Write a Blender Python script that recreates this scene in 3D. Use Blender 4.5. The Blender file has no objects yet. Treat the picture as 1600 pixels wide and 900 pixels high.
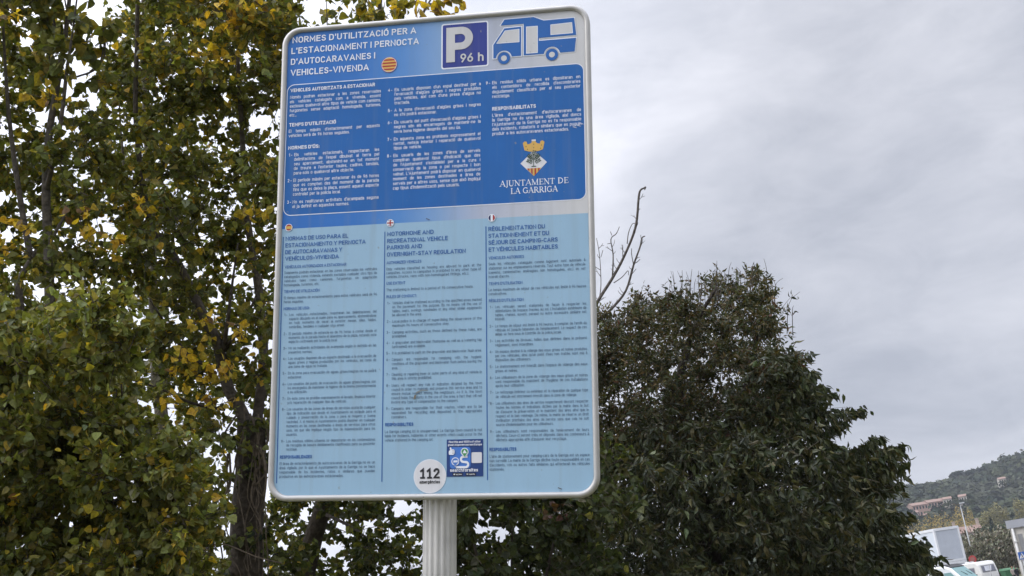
import bpy, bmesh, math, random
import numpy as np
from mathutils import Vector, Matrix
PI = math.pi
R = math.radians
scene = bpy.context.scene
col = scene.collection

# ------------------------------------------------------------------ camera
FPX = 1850.0                       # focal length in pixels of a 1600 px wide frame
EYE = Vector((0, 0, 1.6))
PITCH, ROLL = R(16), R(8.5)
FW = Vector((0, math.cos(PITCH), math.sin(PITCH)))
_r = Vector((1, 0, 0)); _u = Vector((0, -math.sin(PITCH), math.cos(PITCH)))
CR = math.cos(ROLL) * _r - math.sin(ROLL) * _u
CU = math.sin(ROLL) * _r + math.cos(ROLL) * _u
cam_d = bpy.data.cameras.new('camera'); cam = bpy.data.objects.new('camera', cam_d); col.objects.link(cam)
cam_d.sensor_width = 36.0; cam_d.lens = FPX / 1600 * 36; cam_d.clip_start = 0.05; cam_d.clip_end = 6000
cam.matrix_world = Matrix(((CR.x, CU.x, -FW.x, EYE.x), (CR.y, CU.y, -FW.y, EYE.y), (CR.z, CU.z, -FW.z, EYE.z), (0, 0, 0, 1)))
scene.camera = cam

def at_y(px, py, y):
    """the point of that pixel's line of sight which lies at world distance y"""
    a, b = (px - 800)/FPX, (py - 450)/FPX
    return at(px, py, y / (FW.y + CR.y*a - CU.y*b))
def at(px, py, d):
    """world point seen at photo pixel (px, py), d metres along the view axis"""
    return EYE + d * (FW + CR * ((px - 800) / FPX) - CU * ((py - 450) / FPX))

# ------------------------------------------------------------------ sky and light
world = bpy.data.worlds.new('World'); scene.world = world; world.use_nodes = True
nt = world.node_tree; nt.nodes.clear()
N = lambda t: nt.nodes.new(t)
L = nt.links.new
out = N('ShaderNodeOutputWorld'); bg = N('ShaderNodeBackground'); L(bg.outputs[0], out.inputs[0])
bg.inputs['Strength'].default_value = 0.1
SUN_EL, SUN_AZ = R(38), R(-112)     # azimuth from +Y towards +X
sky = N('ShaderNodeTexSky'); sky.sky_type = 'NISHITA'; sky.sun_disc = False
sky.sun_elevation = SUN_EL; sky.sun_rotation = SUN_AZ
tc = N('ShaderNodeTexCoord')
mp = N('ShaderNodeMapping'); mp.inputs['Rotation'].default_value = (0, R(24), R(8)); mp.inputs['Scale'].default_value = (2.3, 1.6, 5.0); mp.inputs['Location'].default_value = (0.35, 0.1, 0.55)
L(tc.outputs['Generated'], mp.inputs[0])
n1 = N('ShaderNodeTexNoise'); n1.inputs['Scale'].default_value = 1.25; n1.inputs['Detail'].default_value = 9; n1.inputs['Roughness'].default_value = 0.54; n1.inputs['Distortion'].default_value = 0.35
L(mp.outputs[0], n1.inputs['Vector'])
n2 = N('ShaderNodeTexNoise'); n2.inputs['Scale'].default_value = 4.2; n2.inputs['Detail'].default_value = 7; n2.inputs['Roughness'].default_value = 0.6; n2.inputs['Distortion'].default_value = 0.6
L(mp.outputs[0], n2.inputs['Vector'])
nm = N('ShaderNodeMix'); nm.data_type = 'FLOAT'; nm.inputs['Factor'].default_value = 0.27; L(n1.outputs['Fac'], nm.inputs['A']); L(n2.outputs['Fac'], nm.inputs['B'])
cr = N('ShaderNodeValToRGB'); L(nm.outputs['Result'], cr.inputs[0])
cr.color_ramp.elements[0].position = 0.36; cr.color_ramp.elements[0].color = (0.535, 0.57, 0.665, 1)
cr.color_ramp.elements[1].position = 0.64; cr.color_ramp.elements[1].color = (0.93, 0.945, 1.03, 1)
# the cloud deck is brighter towards the hidden sun's side
dot = N('ShaderNodeVectorMath'); dot.operation = 'DOT_PRODUCT'
GLOW = Vector((-0.62, 0.52, 0.58)).normalized()
dot.inputs[1].default_value = GLOW; L(tc.outputs['Generated'], dot.inputs[0])
gm = N('ShaderNodeMapRange'); gm.interpolation_type = 'SMOOTHSTEP'
gm.inputs['From Min'].default_value = 0.50; gm.inputs['From Max'].default_value = 1.0
gm.inputs['To Min'].default_value = 8.9; gm.inputs["To Max"].default_value = 18.5
L(dot.outputs['Value'], gm.inputs['Value'])
# the half of the deck behind the camera is thin and bright
dot2 = N('ShaderNodeVectorMath'); dot2.operation = 'DOT_PRODUCT'
dot2.inputs[1].default_value = Vector((-0.35, -0.8, 0.5)).normalized(); L(tc.outputs['Generated'], dot2.inputs[0])
gm2 = N('ShaderNodeMapRange'); gm2.interpolation_type = 'SMOOTHSTEP'
gm2.inputs['From Min'].default_value = -0.2; gm2.inputs['From Max'].default_value = 0.9
gm2.inputs['To Min'].default_value = 0.0; gm2.inputs["To Max"].default_value = 5.0
L(dot2.outputs['Value'], gm2.inputs['Value'])
sm = N('ShaderNodeMath'); sm.operation = 'ADD'; L(gm.outputs[0], sm.inputs[0]); L(gm2.outputs[0], sm.inputs[1])
# an overcast deck is about twice as bright overhead as low down
sxyz = N('ShaderNodeSeparateXYZ'); L(tc.outputs['Generated'], sxyz.inputs[0])
zm = N('ShaderNodeMapRange'); zm.interpolation_type = 'SMOOTHSTEP'
zm.inputs['From Min'].default_value = 0.50; zm.inputs['From Max'].default_value = 1.0; zm.inputs['To Min'].default_value = 1.0; zm.inputs['To Max'].default_value = 3.5
L(sxyz.outputs['Z'], zm.inputs['Value'])
pz = N('ShaderNodeMath'); pz.operation = 'MULTIPLY'; L(sm.outputs[0], pz.inputs[0]); L(zm.outputs[0], pz.inputs[1]); sm = pz
mul = N('ShaderNodeVectorMath'); mul.operation = 'SCALE'; L(cr.outputs[0], mul.inputs[0]); L(sm.outputs[0], mul.inputs['Scale'])
mx = N('ShaderNodeMix'); mx.data_type = 'RGBA'; mx.inputs['Factor'].default_value = 0.95
L(sky.outputs[0], mx.inputs['A']); L(mul.outputs[0], mx.inputs['B']); L(mx.outputs['Result'], bg.inputs['Color'])
sun_d = bpy.data.lights.new('sun', 'SUN'); sun = bpy.data.objects.new('sun', sun_d); col.objects.link(sun)
sun_d.energy = 1.2; sun_d.angle = R(25); sun_d.color = (1.0, 0.97, 0.92)
sdir = Vector((math.sin(SUN_AZ) * math.cos(SUN_EL), math.cos(SUN_AZ) * math.cos(SUN_EL), math.sin(SUN_EL)))
sun.rotation_euler = sdir.to_track_quat('Z', 'Y').to_euler(); sun.location = (0, 0, 60)
scene.view_settings.view_transform = 'Standard'; scene.view_settings.look = 'None'
scene.view_settings.exposure = 0.0; scene.view_settings.gamma = 1.0
scene.cycles.max_bounces = 8; scene.cycles.transparent_max_bounces = 8

# ------------------------------------------------------------------ helpers
def tag(o, label=None, cat=None, group=None, kind=None):
    if label: o['label'] = label
    if cat: o['category'] = cat
    if group: o['group'] = group
    if kind: o['kind'] = kind
    return o
def empty(name, loc, rz=0.0):
    o = bpy.data.objects.new(name, None); col.objects.link(o); o.location = loc; o.rotation_euler = (0, 0, rz); o.empty_display_size = 0.2
    return o

class MB:
    """collects vertices, faces and a colour per vertex; build() links them as ONE mesh object"""
    def __init__(self): self.V = []; self.F = []; self.C = []; self.M = []; self.S = []; self.n = 0
    def add(self, verts, faces, color=(1, 1, 1), mat=0, smooth=False):
        verts = np.asarray(verts, dtype=np.float32).reshape(-1, 3)
        o = self.n; self.V.append(verts); self.n += len(verts)
        c = np.asarray(color, dtype=np.float32)
        if c.ndim == 1: c = np.tile(c, (len(verts), 1))
        self.C.append(c)
        if isinstance(faces, np.ndarray):
            self.F.append(faces.astype(np.int64) + o); self.M.append(np.full(len(faces), mat, np.int32)); self.S.append(np.full(len(faces), smooth, bool))
        else:
            by = {}
            for f in faces: by.setdefault(len(f), []).append(f)
            for k, fs in by.items():
                a = np.array(fs, dtype=np.int64) + o
                self.F.append(a); self.M.append(np.full(len(fs), mat, np.int32)); self.S.append(np.full(len(fs), smooth, bool))
    def box(self, x0, x1, y0, y1, z0, z1, color=(1, 1, 1), mat=0):
        v = [(x0,y0,z0),(x1,y0,z0),(x1,y1,z0),(x0,y1,z0),(x0,y0,z1),(x1,y0,z1),(x1,y1,z1),(x0,y1,z1)]
        self.add(v, [(3,2,1,0),(4,5,6,7),(0,1,5,4),(1,2,6,5),(2,3,7,6),(3,0,4,7)], color, mat)
    def tube(self, pts, radii, seg=7, color=(1, 1, 1), mat=0, cap=True):
        pts = [Vector(p) for p in pts]; n = len(pts)
        if isinstance(radii, (int, float)): radii = [radii] * n
        V = []; ref = Vector((0.31, 0.17, 0.93))
        for i, p in enumerate(pts):
            t = (pts[min(i + 1, n - 1)] - pts[max(i - 1, 0)]).normalized()
            a = t.cross(ref)
            if a.length < 0.05: a = t.cross(Vector((1, 0, 0)))
            a.normalize(); b = t.cross(a)
            for k in range(seg):
                th = 2 * PI * k / seg
                V.append(p + (a * math.cos(th) + b * math.sin(th)) * radii[i])
        F = []
        for i in range(n - 1):
            for k in range(seg):
                k2 = (k + 1) % seg
                F.append((i*seg+k, i*seg+k2, (i+1)*seg+k2, (i+1)*seg+k))
        if cap: F.append(tuple(range(seg))[::-1]); F.append(tuple((n-1)*seg+k for k in range(seg)))
        self.add([tuple(v) for v in V], F, color, mat, True)
    def prism(self, poly, z0, z1, color=(1, 1, 1), mat=0):
        n = len(poly)
        v = [(x, y, z0) for x, y in poly] + [(x, y, z1) for x, y in poly]
        self.add(v, [tuple(range(n))[::-1], tuple(range(n, 2*n))] + [(i, (i+1) % n, n+(i+1) % n, n+i) for i in range(n)], color, mat)
    def sheet(self, poly, z, color=(1, 1, 1), mat=0):
        self.add([(x, y, z) for x, y in poly], [tuple(range(len(poly)))], color, mat)
    def ring(self, outer, inner, z, color=(1, 1, 1), mat=0):
        n = len(outer)
        self.add([(x, y, z) for x, y in outer] + [(x, y, z) for x, y in inner], [(i, (i+1) % n, n+(i+1) % n, n+i) for i in range(n)], color, mat)
    def build(self, name, mats, parent=None):
        me = bpy.data.meshes.new(name)
        V = np.concatenate(self.V); C = np.concatenate(self.C)
        me.vertices.add(len(V)); me.vertices.foreach_set('co', V.ravel())
        tot = np.concatenate([np.full(len(f), f.shape[1], np.int32) for f in self.F])
        loops = np.concatenate([f.ravel() for f in self.F]).astype(np.int32)
        start = np.concatenate([[0], np.cumsum(tot)[:-1]]).astype(np.int32)
        me.loops.add(len(loops)); me.loops.foreach_set('vertex_index', loops)
        me.polygons.add(len(tot)); me.polygons.foreach_set('loop_start', start); me.polygons.foreach_set('loop_total', tot)
        me.polygons.foreach_set('material_index', np.concatenate(self.M)); me.polygons.foreach_set('use_smooth', np.concatenate(self.S))
        at_ = me.color_attributes.new('col', 'FLOAT_COLOR', 'POINT')
        at_.data.foreach_set('color', np.concatenate([C, np.ones((len(C), 1), np.float32)], 1).ravel())
        for m in (mats if isinstance(mats, (list, tuple)) else [mats]): me.materials.append(m)
        me.update(calc_edges=True); me.validate()
        o = bpy.data.objects.new(name, me); col.objects.link(o)
        if parent: o.parent = parent
        return o

def circle(cx, cy, r, n=28, ry=None):
    ry = ry or r
    return [(cx + r*math.cos(2*PI*i/n), cy + ry*math.sin(2*PI*i/n)) for i in range(n)]
def rrect(x0, y0, x1, y1, r, n=7, corners=(1, 1, 1, 1)):
    """rounded rectangle, counter-clockwise from the lower right corner; corners = (br, tr, tl, bl)"""
    P = []
    for (cx, cy, a0, on) in ((x1, y0, -90, corners[0]), (x1, y1, 0, corners[1]), (x0, y1, 90, corners[2]), (x0, y0, 180, corners[3])):
        if not on: P.append((cx, cy)); continue
        ox = cx - r if cx == x1 else cx + r; oy = cy - r if cy == y1 else cy + r
        for k in range(n + 1):
            a = R(a0 + 90*k/n); P.append((ox + r*math.cos(a), oy + r*math.sin(a)))
    return P

# ------------------------------------------------------------------ materials
def mat(name, color, rough=0.6, noise=0.0, scale=20.0, metal=0.0, bump=0.0, spec=0.5, emit=None):
    m = bpy.data.materials.new(name); m.use_nodes = True
    t = m.node_tree; b = t.nodes['Principled BSDF']
    b.inputs['Base Color'].default_value = (*color, 1); b.inputs['Roughness'].default_value = rough; b.inputs['Metallic'].default_value = metal
    b.inputs['Specular IOR Level'].default_value = spec
    if noise or bump:
        c = t.nodes.new('ShaderNodeTexCoord'); n = t.nodes.new('ShaderNodeTexNoise'); n.inputs['Scale'].default_value = scale; n.inputs['Detail'].default_value = 5
        t.links.new(c.outputs['Object'], n.inputs['Vector'])
        if noise:
            r = t.nodes.new('ShaderNodeValToRGB'); t.links.new(n.outputs['Fac'], r.inputs[0])
            r.color_ramp.elements[0].position = 0.3; r.color_ramp.elements[1].position = 0.7
            r.color_ramp.elements[0].color = (*[x*(1-noise) for x in color], 1); r.color_ramp.elements[1].color = (*[min(1, x*(1+noise)) for x in color], 1)
            t.links.new(r.outputs[0], b.inputs['Base Color'])
        if bump:
            bp = t.nodes.new('ShaderNodeBump'); bp.inputs['Strength'].default_value = bump; bp.inputs['Distance'].default_value = 0.02
            t.links.new(n.outputs['Fac'], bp.inputs['Height']); t.links.new(bp.outputs[0], b.inputs['Normal'])
    return m
def leaf_mat(name, rough=0.45, trans=0.3, tint=(1.25, 1.2, 0.6), spec=0.35):
    m = bpy.data.materials.new(name); m.use_nodes = True
    t = m.node_tree; b = t.nodes['Principled BSDF']; o = t.nodes['Material Output']
    a = t.nodes.new('ShaderNodeVertexColor'); a.layer_name = 'col'
    b.inputs['Roughness'].default_value = rough; b.inputs['Specular IOR Level'].default_value = spec
    c = t.nodes.new('ShaderNodeTexCoord'); n = t.nodes.new('ShaderNodeTexNoise'); n.inputs['Scale'].default_value = 55; n.inputs['Detail'].default_value = 3
    t.links.new(c.outputs['Object'], n.inputs['Vector'])
    mr = t.nodes.new('ShaderNodeMapRange'); mr.inputs['From Min'].default_value = 0.3; mr.inputs['From Max'].default_value = 0.7; mr.inputs['To Min'].default_value = 0.68; mr.inputs['To Max'].default_value = 1.3; t.links.new(n.outputs['Fac'], mr.inputs['Value'])
    sc = t.nodes.new('ShaderNodeVectorMath'); sc.operation = 'SCALE'; t.links.new(a.outputs[0], sc.inputs[0]); t.links.new(mr.outputs[0], sc.inputs['Scale'])
    t.links.new(sc.outputs[0], b.inputs['Base Color'])
    tr = t.nodes.new('ShaderNodeBsdfTranslucent'); v = t.nodes.new('ShaderNodeVectorMath'); v.operation = 'MULTIPLY'; v.inputs[1].default_value = tint
    t.links.new(sc.outputs[0], v.inputs[0]); t.links.new(v.outputs[0], tr.inputs[0])
    x = t.nodes.new('ShaderNodeMixShader'); x.inputs[0].default_value = trans
    t.links.new(b.outputs[0], x.inputs[1]); t.links.new(tr.outputs[0], x.inputs[2]); t.links.new(x.outputs[0], o.inputs[0])
    return m
def col_mat(name, rough=0.8, spec=0.3, bump=0.0, scale=30.0, noise=0.0):
    m = bpy.data.materials.new(name); m.use_nodes = True
    t = m.node_tree; b = t.nodes['Principled BSDF']; a = t.nodes.new('ShaderNodeVertexColor'); a.layer_name = 'col'
    b.inputs['Roughness'].default_value = rough; b.inputs['Specular IOR Level'].default_value = spec
    src = a.outputs[0]
    if bump or noise:
        c = t.nodes.new('ShaderNodeTexCoord'); n = t.nodes.new('ShaderNodeTexNoise'); n.inputs['Scale'].default_value = scale; n.inputs['Detail'].default_value = 6
        t.links.new(c.outputs['Object'], n.inputs['Vector'])
        if bump:
            bp = t.nodes.new('ShaderNodeBump'); bp.inputs['Strength'].default_value = bump; bp.inputs['Distance'].default_value = 0.03
            t.links.new(n.outputs['Fac'], bp.inputs['Height']); t.links.new(bp.outputs[0], b.inputs['Normal'])
        if noise:
            mr = t.nodes.new('ShaderNodeMapRange'); mr.inputs['From Min'].default_value = 0.3; mr.inputs['From Max'].default_value = 0.7
            mr.inputs['To Min'].default_value = 1 - noise; mr.inputs['To Max'].default_value = 1 + noise; t.links.new(n.outputs['Fac'], mr.inputs['Value'])
            v = t.nodes.new('ShaderNodeVectorMath'); v.operation = 'SCALE'; t.links.new(src, v.inputs[0]); t.links.new(mr.outputs[0], v.inputs['Scale']); src = v.outputs[0]
    t.links.new(src, b.inputs['Base Color'])
    return m
M_BARK = col_mat('bark', 0.9, 0.2, 0.9, 26, 0.35)
M_POPLAR = leaf_mat('poplar_leaf', 0.45, 0.42, (1.35, 1.3, 0.5), 0.22)
M_DARKLEAF = leaf_mat('dark_leaf', 0.5, 0.24, (1.25, 1.25, 0.65), 0.3)
M_FAR = leaf_mat('far_leaf', 0.8, 0.1, (1, 1, 1), 0.1)

# ------------------------------------------------------------------ terrain
def sstep(a, b, x):
    t = np.clip((x - a) / (b - a), 0, 1); return t*t*(3 - 2*t)
def terrain_h(x, y):
    x = np.asarray(x, float); y = np.asarray(y, float)
    h = -1.4 * sstep(18, 50, y)
    h = h + 5.0 * sstep(160, 360, y)
    ridge = 56 + 7*np.sin(x/61 + 1.0) + 4*np.sin(x/23 + 0.4) + (-0.030)*(x - 200)
    h = h + 0.9 * sstep(27, 31, x) * sstep(86, 90, y) * (1 - sstep(120, 150, y))
    h = h + ridge * sstep(30, 150, x) * sstep(400, 730, y) * (0.86 + 0.14*np.sin(x/95 + y/70)) - 30*sstep(760, 1400, y)
    return h
xs = np.concatenate([np.linspace(-1500, -120, 24), np.linspace(-100, 520, 96), np.linspace(560, 1800, 22)])
ys = np.concatenate([np.linspace(-600, -20, 16), np.linspace(0, 160, 41), np.linspace(168, 800, 80), np.linspace(840, 2600, 22)])
X, Y = np.meshgrid(xs, ys); Z = terrain_h(X, Y)
nx, ny = len(xs), len(ys)
idx = np.arange(nx*ny).reshape(ny, nx)
quads = np.stack([idx[:-1, :-1], idx[:-1, 1:], idx[1:, 1:], idx[1:, :-1]], -1).reshape(-1, 4)
far = sstep(150, 420, Y).ravel()[:, None]
tcol = (1 - far) * np.array([[0.09, 0.085, 0.045]]) + far * np.array([[0.042, 0.05, 0.028]])
g = MB(); g.add(np.stack([X, Y, Z], -1).reshape(-1, 3), quads, tcol, 0, True)
tag(g.build('ground', col_mat('ground_soil', 0.95, 0.1, 0.4, 0.7, 0.35)), kind='structure')
g = MB(); lx = np.linspace(8, 130, 20); ly = np.linspace(48, 150, 30)
X2, Y2 = np.meshgrid(lx, ly); i2 = np.arange(600).reshape(30, 20)
g.add(np.stack([X2, Y2, terrain_h(X2, Y2) + 0.012], -1).reshape(-1, 3), np.stack([i2[:-1,:-1], i2[:-1,1:], i2[1:,1:], i2[1:,:-1]], -1).reshape(-1, 4), (0.055, 0.055, 0.057))
tag(g.build('parking_lot', col_mat('asphalt', 0.9, 0.2, 0.3, 4, 0.15)), kind='structure')
def gz(x, y): return float(terrain_h(x, y))
# ------------------------------------------------------------------ the information sign
SX = Vector((0.97995384, -0.13474314, -0.14674725)); SY = Vector((0.13755891, -0.07519059, 0.98763552)); SN = Vector((-0.14411113, -0.98802361, -0.05514819))
SO = Vector((-0.39592842, 4.18919365, 2.08041971))       # middle of the panel's lower edge
KY = 1.00880
down = SO.z / SY.z                                        # post length down to the ground along the leaning axis
sign = empty('information_sign', (0, 0, 0))
base = SO - SY * down
sign.matrix_world = Matrix(((SX.x, SY.x, SN.x, base.x), (SX.y, SY.y, SN.y, base.y), (SX.z, SY.z, SN.z, base.z), (0, 0, 0, 1)))
tag(sign, 'tall blue and pale blue parking rules sign on a fluted grey post', 'sign')
def sm_(x, y): return (x / 1000.0, y / 1000.0 * KY + down)   # sign millimetres -> sign metres
def sp(poly): return [sm_(*p) for p in poly]

def print_mat(name, color, rough=0.38, var=0.06):
    """printed film on sheet metal: flat ink with slight sun fading and dust"""
    m = bpy.data.materials.new(name); m.use_nodes = True
    t = m.node_tree; b = t.nodes['Principled BSDF']; b.inputs['Roughness'].default_value = rough; b.inputs['Specular IOR Level'].default_value = 0.35
    c = t.nodes.new('ShaderNodeTexCoord')
    n = t.nodes.new('ShaderNodeTexNoise'); n.inputs['Scale'].default_value = 5.5; n.inputs['Detail'].default_value = 7; n.inputs['Roughness'].default_value = 0.65
    mp_ = t.nodes.new('ShaderNodeMapping'); mp_.inputs['Scale'].default_value = (1.6, 0.6, 1)
    t.links.new(c.outputs['Object'], mp_.inputs[0]); t.links.new(mp_.outputs[0], n.inputs['Vector'])
    mr = t.nodes.new('ShaderNodeMapRange'); mr.inputs['From Min'].default_value = 0.3; mr.inputs['From Max'].default_value = 0.7; mr.inputs['To Min'].default_value = 1 - var; mr.inputs['To Max'].default_value = 1 + var
    t.links.new(n.outputs['Fac'], mr.inputs['Value'])
    v = t.nodes.new('ShaderNodeVectorMath'); v.operation = 'SCALE'; t.links.new(mr.outputs[0], v.inputs['Scale'])
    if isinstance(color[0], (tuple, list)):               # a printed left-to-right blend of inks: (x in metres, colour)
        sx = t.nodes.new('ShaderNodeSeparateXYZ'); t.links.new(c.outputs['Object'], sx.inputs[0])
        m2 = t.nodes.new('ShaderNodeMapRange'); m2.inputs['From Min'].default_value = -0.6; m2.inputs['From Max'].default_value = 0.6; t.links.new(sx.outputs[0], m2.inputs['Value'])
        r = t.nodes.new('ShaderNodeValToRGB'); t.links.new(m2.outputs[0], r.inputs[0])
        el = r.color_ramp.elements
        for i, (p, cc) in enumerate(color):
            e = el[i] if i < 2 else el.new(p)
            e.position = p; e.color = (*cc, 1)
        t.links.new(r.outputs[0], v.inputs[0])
    else:
        v.inputs[0].default_value = color
    # specks of dirt and thin run marks that belong to the surface
    sp1 = t.nodes.new('ShaderNodeTexNoise'); sp1.inputs['Scale'].default_value = 62; sp1.inputs['Detail'].default_value = 2
    mp2 = t.nodes.new('ShaderNodeMapping'); mp2.inputs['Scale'].default_value = (38, 1.4, 1); sp2 = t.nodes.new('ShaderNodeTexNoise'); sp2.inputs['Scale'].default_value = 1.0; sp2.inputs['Detail'].default_value = 4
    t.links.new(c.outputs['Object'], sp1.inputs['Vector']); t.links.new(c.outputs['Object'], mp2.inputs[0]); t.links.new(mp2.outputs[0], sp2.inputs['Vector'])
    g1 = t.nodes.new('ShaderNodeMapRange'); g1.inputs['From Min'].default_value = 0.715; g1.inputs['From Max'].default_value = 0.76; g1.inputs['To Max'].default_value = 0.55; t.links.new(sp1.outputs['Fac'], g1.inputs['Value'])
    g2 = t.nodes.new('ShaderNodeMapRange'); g2.inputs['From Min'].default_value = 0.52; g2.inputs['From Max'].default_value = 0.80; g2.inputs['To Max'].default_value = 0.20; t.links.new(sp2.outputs['Fac'], g2.inputs['Value'])
    ad = t.nodes.new('ShaderNodeMath'); ad.operation = 'MAXIMUM'; t.links.new(g1.outputs[0], ad.inputs[0]); t.links.new(g2.outputs[0], ad.inputs[1])
    dm = t.nodes.new('ShaderNodeMix'); dm.data_type = 'RGBA'; dm.inputs['B'].default_value = (0.22, 0.23, 0.22, 1)
    t.links.new(ad.outputs[0], dm.inputs['Factor']); t.links.new(v.outputs[0], dm.inputs['A'])
    t.links.new(dm.outputs['Result'], b.inputs['Base Color'])
    return m
I_WHITE = print_mat('white_ink', (0.74, 0.77, 0.84), 0.4, 0.03)
I_NOTICE = print_mat('notice_blue_ink', (0.010, 0.112, 0.375), 0.36, 0.07)
I_PALE = print_mat('pale_blue_ink', (0.285, 0.445, 0.59), 0.4, 0.035)
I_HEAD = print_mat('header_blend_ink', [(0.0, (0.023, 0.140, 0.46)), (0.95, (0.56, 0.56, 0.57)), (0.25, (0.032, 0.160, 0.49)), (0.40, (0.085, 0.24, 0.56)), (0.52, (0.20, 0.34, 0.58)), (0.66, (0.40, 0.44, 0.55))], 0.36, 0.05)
I_DEEP = print_mat('deep_blue_ink', (0.030, 0.115, 0.35), 0.4, 0.05)
I_BODY = print_mat('dark_text_ink', (0.06, 0.11, 0.185), 0.45, 0.05)
I_NAVY = print_mat('navy_ink', (0.028, 0.045, 0.25), 0.36, 0.06)
I_VAN = print_mat('motorhome_blue_ink', (0.018, 0.115, 0.385), 0.36, 0.05)
I_GREY = print_mat('bare_grey_ink', (0.55, 0.55, 0.56), 0.4, 0.05)
I_GOLD = print_mat('gold_ink', (0.62, 0.38, 0.09)); I_RED = print_mat('red_ink', (0.36, 0.035, 0.028)); I_GREEN = print_mat('dark_green_ink', (0.02, 0.055, 0.03))
I_BLACK = print_mat('black_ink', (0.02, 0.02, 0.025)); I_STICK = print_mat('sticker_white', (0.66, 0.66, 0.69), 0.4, 0.04)
I_FLAGNAVY = print_mat('flag_navy_ink', (0.02, 0.025, 0.09)); I_SFRED = print_mat('flag_red_ink', (0.32, 0.03, 0.03))
I_APP = print_mat('app_navy_ink', (0.016, 0.05, 0.19)); I_APPB = print_mat('app_blue_ink', (0.06, 0.19, 0.58)); I_APPG = print_mat('app_green_ink', (0.06, 0.26, 0.10))
M_ALU = mat('grey_aluminium', (0.46, 0.45, 0.435), 0.45, 0.06, 14, 0.35, 0.0)
M_BACK = mat('sign_back_aluminium', (0.42, 0.42, 0.43), 0.5, 0.08, 9, 0.6)
M_POST = mat('post_paint', (0.50, 0.49, 0.47), 0.5, 0.16, 9, 0.1, 0.12)

# post: fluted column along the sign's own axis, standing on the ground, with a base plate
m = MB(); K = 112; prof = []
for k in range(K):
    a = 2*PI*k/K; s_ = abs(math.sin(8*a + 0.4))
    prof.append(((0.0545 + 0.0065*(1 - s_**3)) * math.cos(a), (0.0545 + 0.0065*(1 - s_**3)) * math.sin(a)))
PX, PZ = 0.014, -0.094
ys_ = [0.03, down + 1.80]
m.add([(PX + x, y, PZ + z) for y in ys_ for x, z in prof], [(k, (k+1) % K, K + (k+1) % K, K + k)[::-1] for k in range(K)] + [tuple(range(K)), tuple(range(K, 2*K))[::-1]], (1, 1, 1), 0, False)
m.build('post', M_POST, sign)
m = MB(); m.box(PX-0.15, PX+0.15, 0.0, 0.03, PZ-0.15, PZ+0.15)
for sx in (-1, 1):
    for sz in (-1, 1): m.box(PX+sx*0.115-0.014, PX+sx*0.115+0.014, 0.03, 0.055, PZ+sz*0.115-0.014, PZ+sz*0.115+0.014)
m.build('base_plate', M_BACK, sign)
for yy in (0.35, 0.95, 1.5):
    m = MB(); m.box(-0.5, 0.5, down+yy-0.022, down+yy+0.022, -0.031, -0.006); m.build('bracket', M_BACK, sign)

outer = sp(rrect(-600, 0, 600, 1800, 72, 10)); inner = sp(rrect(-578, 21, 580, 1779, 56, 10))
panel = None
m = MB(); m.prism(sp(rrect(-582, 17, 584, 1783, 58, 10)), -0.006, 0.0); panel = m.build('panel', M_BACK, sign)
# rolled frame: half-round section swept round the rim
m = MB(); n = len(outer); sec = []
for k in range(9):
    a = PI*k/8; t_ = (1 - math.cos(a)) / 2
    sec.append((t_, 0.0015 + 0.011*math.sin(a)))
sec = [(0.0, -0.022)] + sec
V = [(outer[i][0]*(1-t_) + inner[i][0]*t_, outer[i][1]*(1-t_) + inner[i][1]*t_, z) for t_, z in sec for i in range(n)]
F = [(j*n+i, j*n+(i+1) % n, (j+1)*n+(i+1) % n, (j+1)*n+i) for j in range(len(sec)-1) for i in range(n)]
m.add(V, F, (1, 1, 1), 0, True)
m.add([(x, y, -0.022) for x, y in outer] + [(x*0.97, down + 0.9 + (y-down-0.9)*0.97, -0.022) for x, y in outer], [(i, n+i, n+(i+1) % n, (i+1) % n) for i in range(n)])
m.build('frame', M_ALU, sign)
m = MB(); m.add([(x/1000, y/1000*KY + down, z) for x, y, z in ((-21,-0.5,.004), (-18.6,-0.5,.004), (-18.6,9,.0135), (-21,9,.0135), (-18.6,21,.0032), (-21,21,.0032))], [(0,1,2,3), (3,2,4,5)]); m.build('frame_joint', mat('joint_gap', (0.06,0.05,0.045), .9), sign)

Z0 = 0.0008; DZ = 0.0006
def layer(name, parent, items, z):
    """flat printed shapes: items = [(polygon in sign mm, ink)]; later items lie on top"""
    mats = []; mb = MB()
    for q, (poly, ink) in enumerate(items):
        if ink not in mats: mats.append(ink)
        if isinstance(poly, tuple): mb.ring(sp(poly[0]), sp(poly[1]), z + q*0.00003, (1, 1, 1), mats.index(ink))
        else: mb.sheet(sp(poly), z + q*0.00003, (1, 1, 1), mats.index(ink))
    return mb.build(name, mats, parent)
def stroke(pts, w, closed=False):
    """outline polygon pieces (quads) of a polyline, mitre-free"""
    out_ = []; k = len(pts)
    for i in range(k if closed else k - 1):
        (x0, y0), (x1, y1) = pts[i], pts[(i+1) % k]
        d = math.hypot(x1-x0, y1-y0) or 1; nx_, ny_ = -(y1-y0)/d*w/2, (x1-x0)/d*w/2; ex, ey = (x1-x0)/d*w*0.35, (y1-y0)/d*w*0.35
        out_.append([(x0+nx_-ex, y0+ny_-ey), (x0-nx_-ex, y0-ny_-ey), (x1-nx_+ex, y1-ny_+ey), (x1+nx_+ex, y1+ny_+ey)])
    return out_

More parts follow.
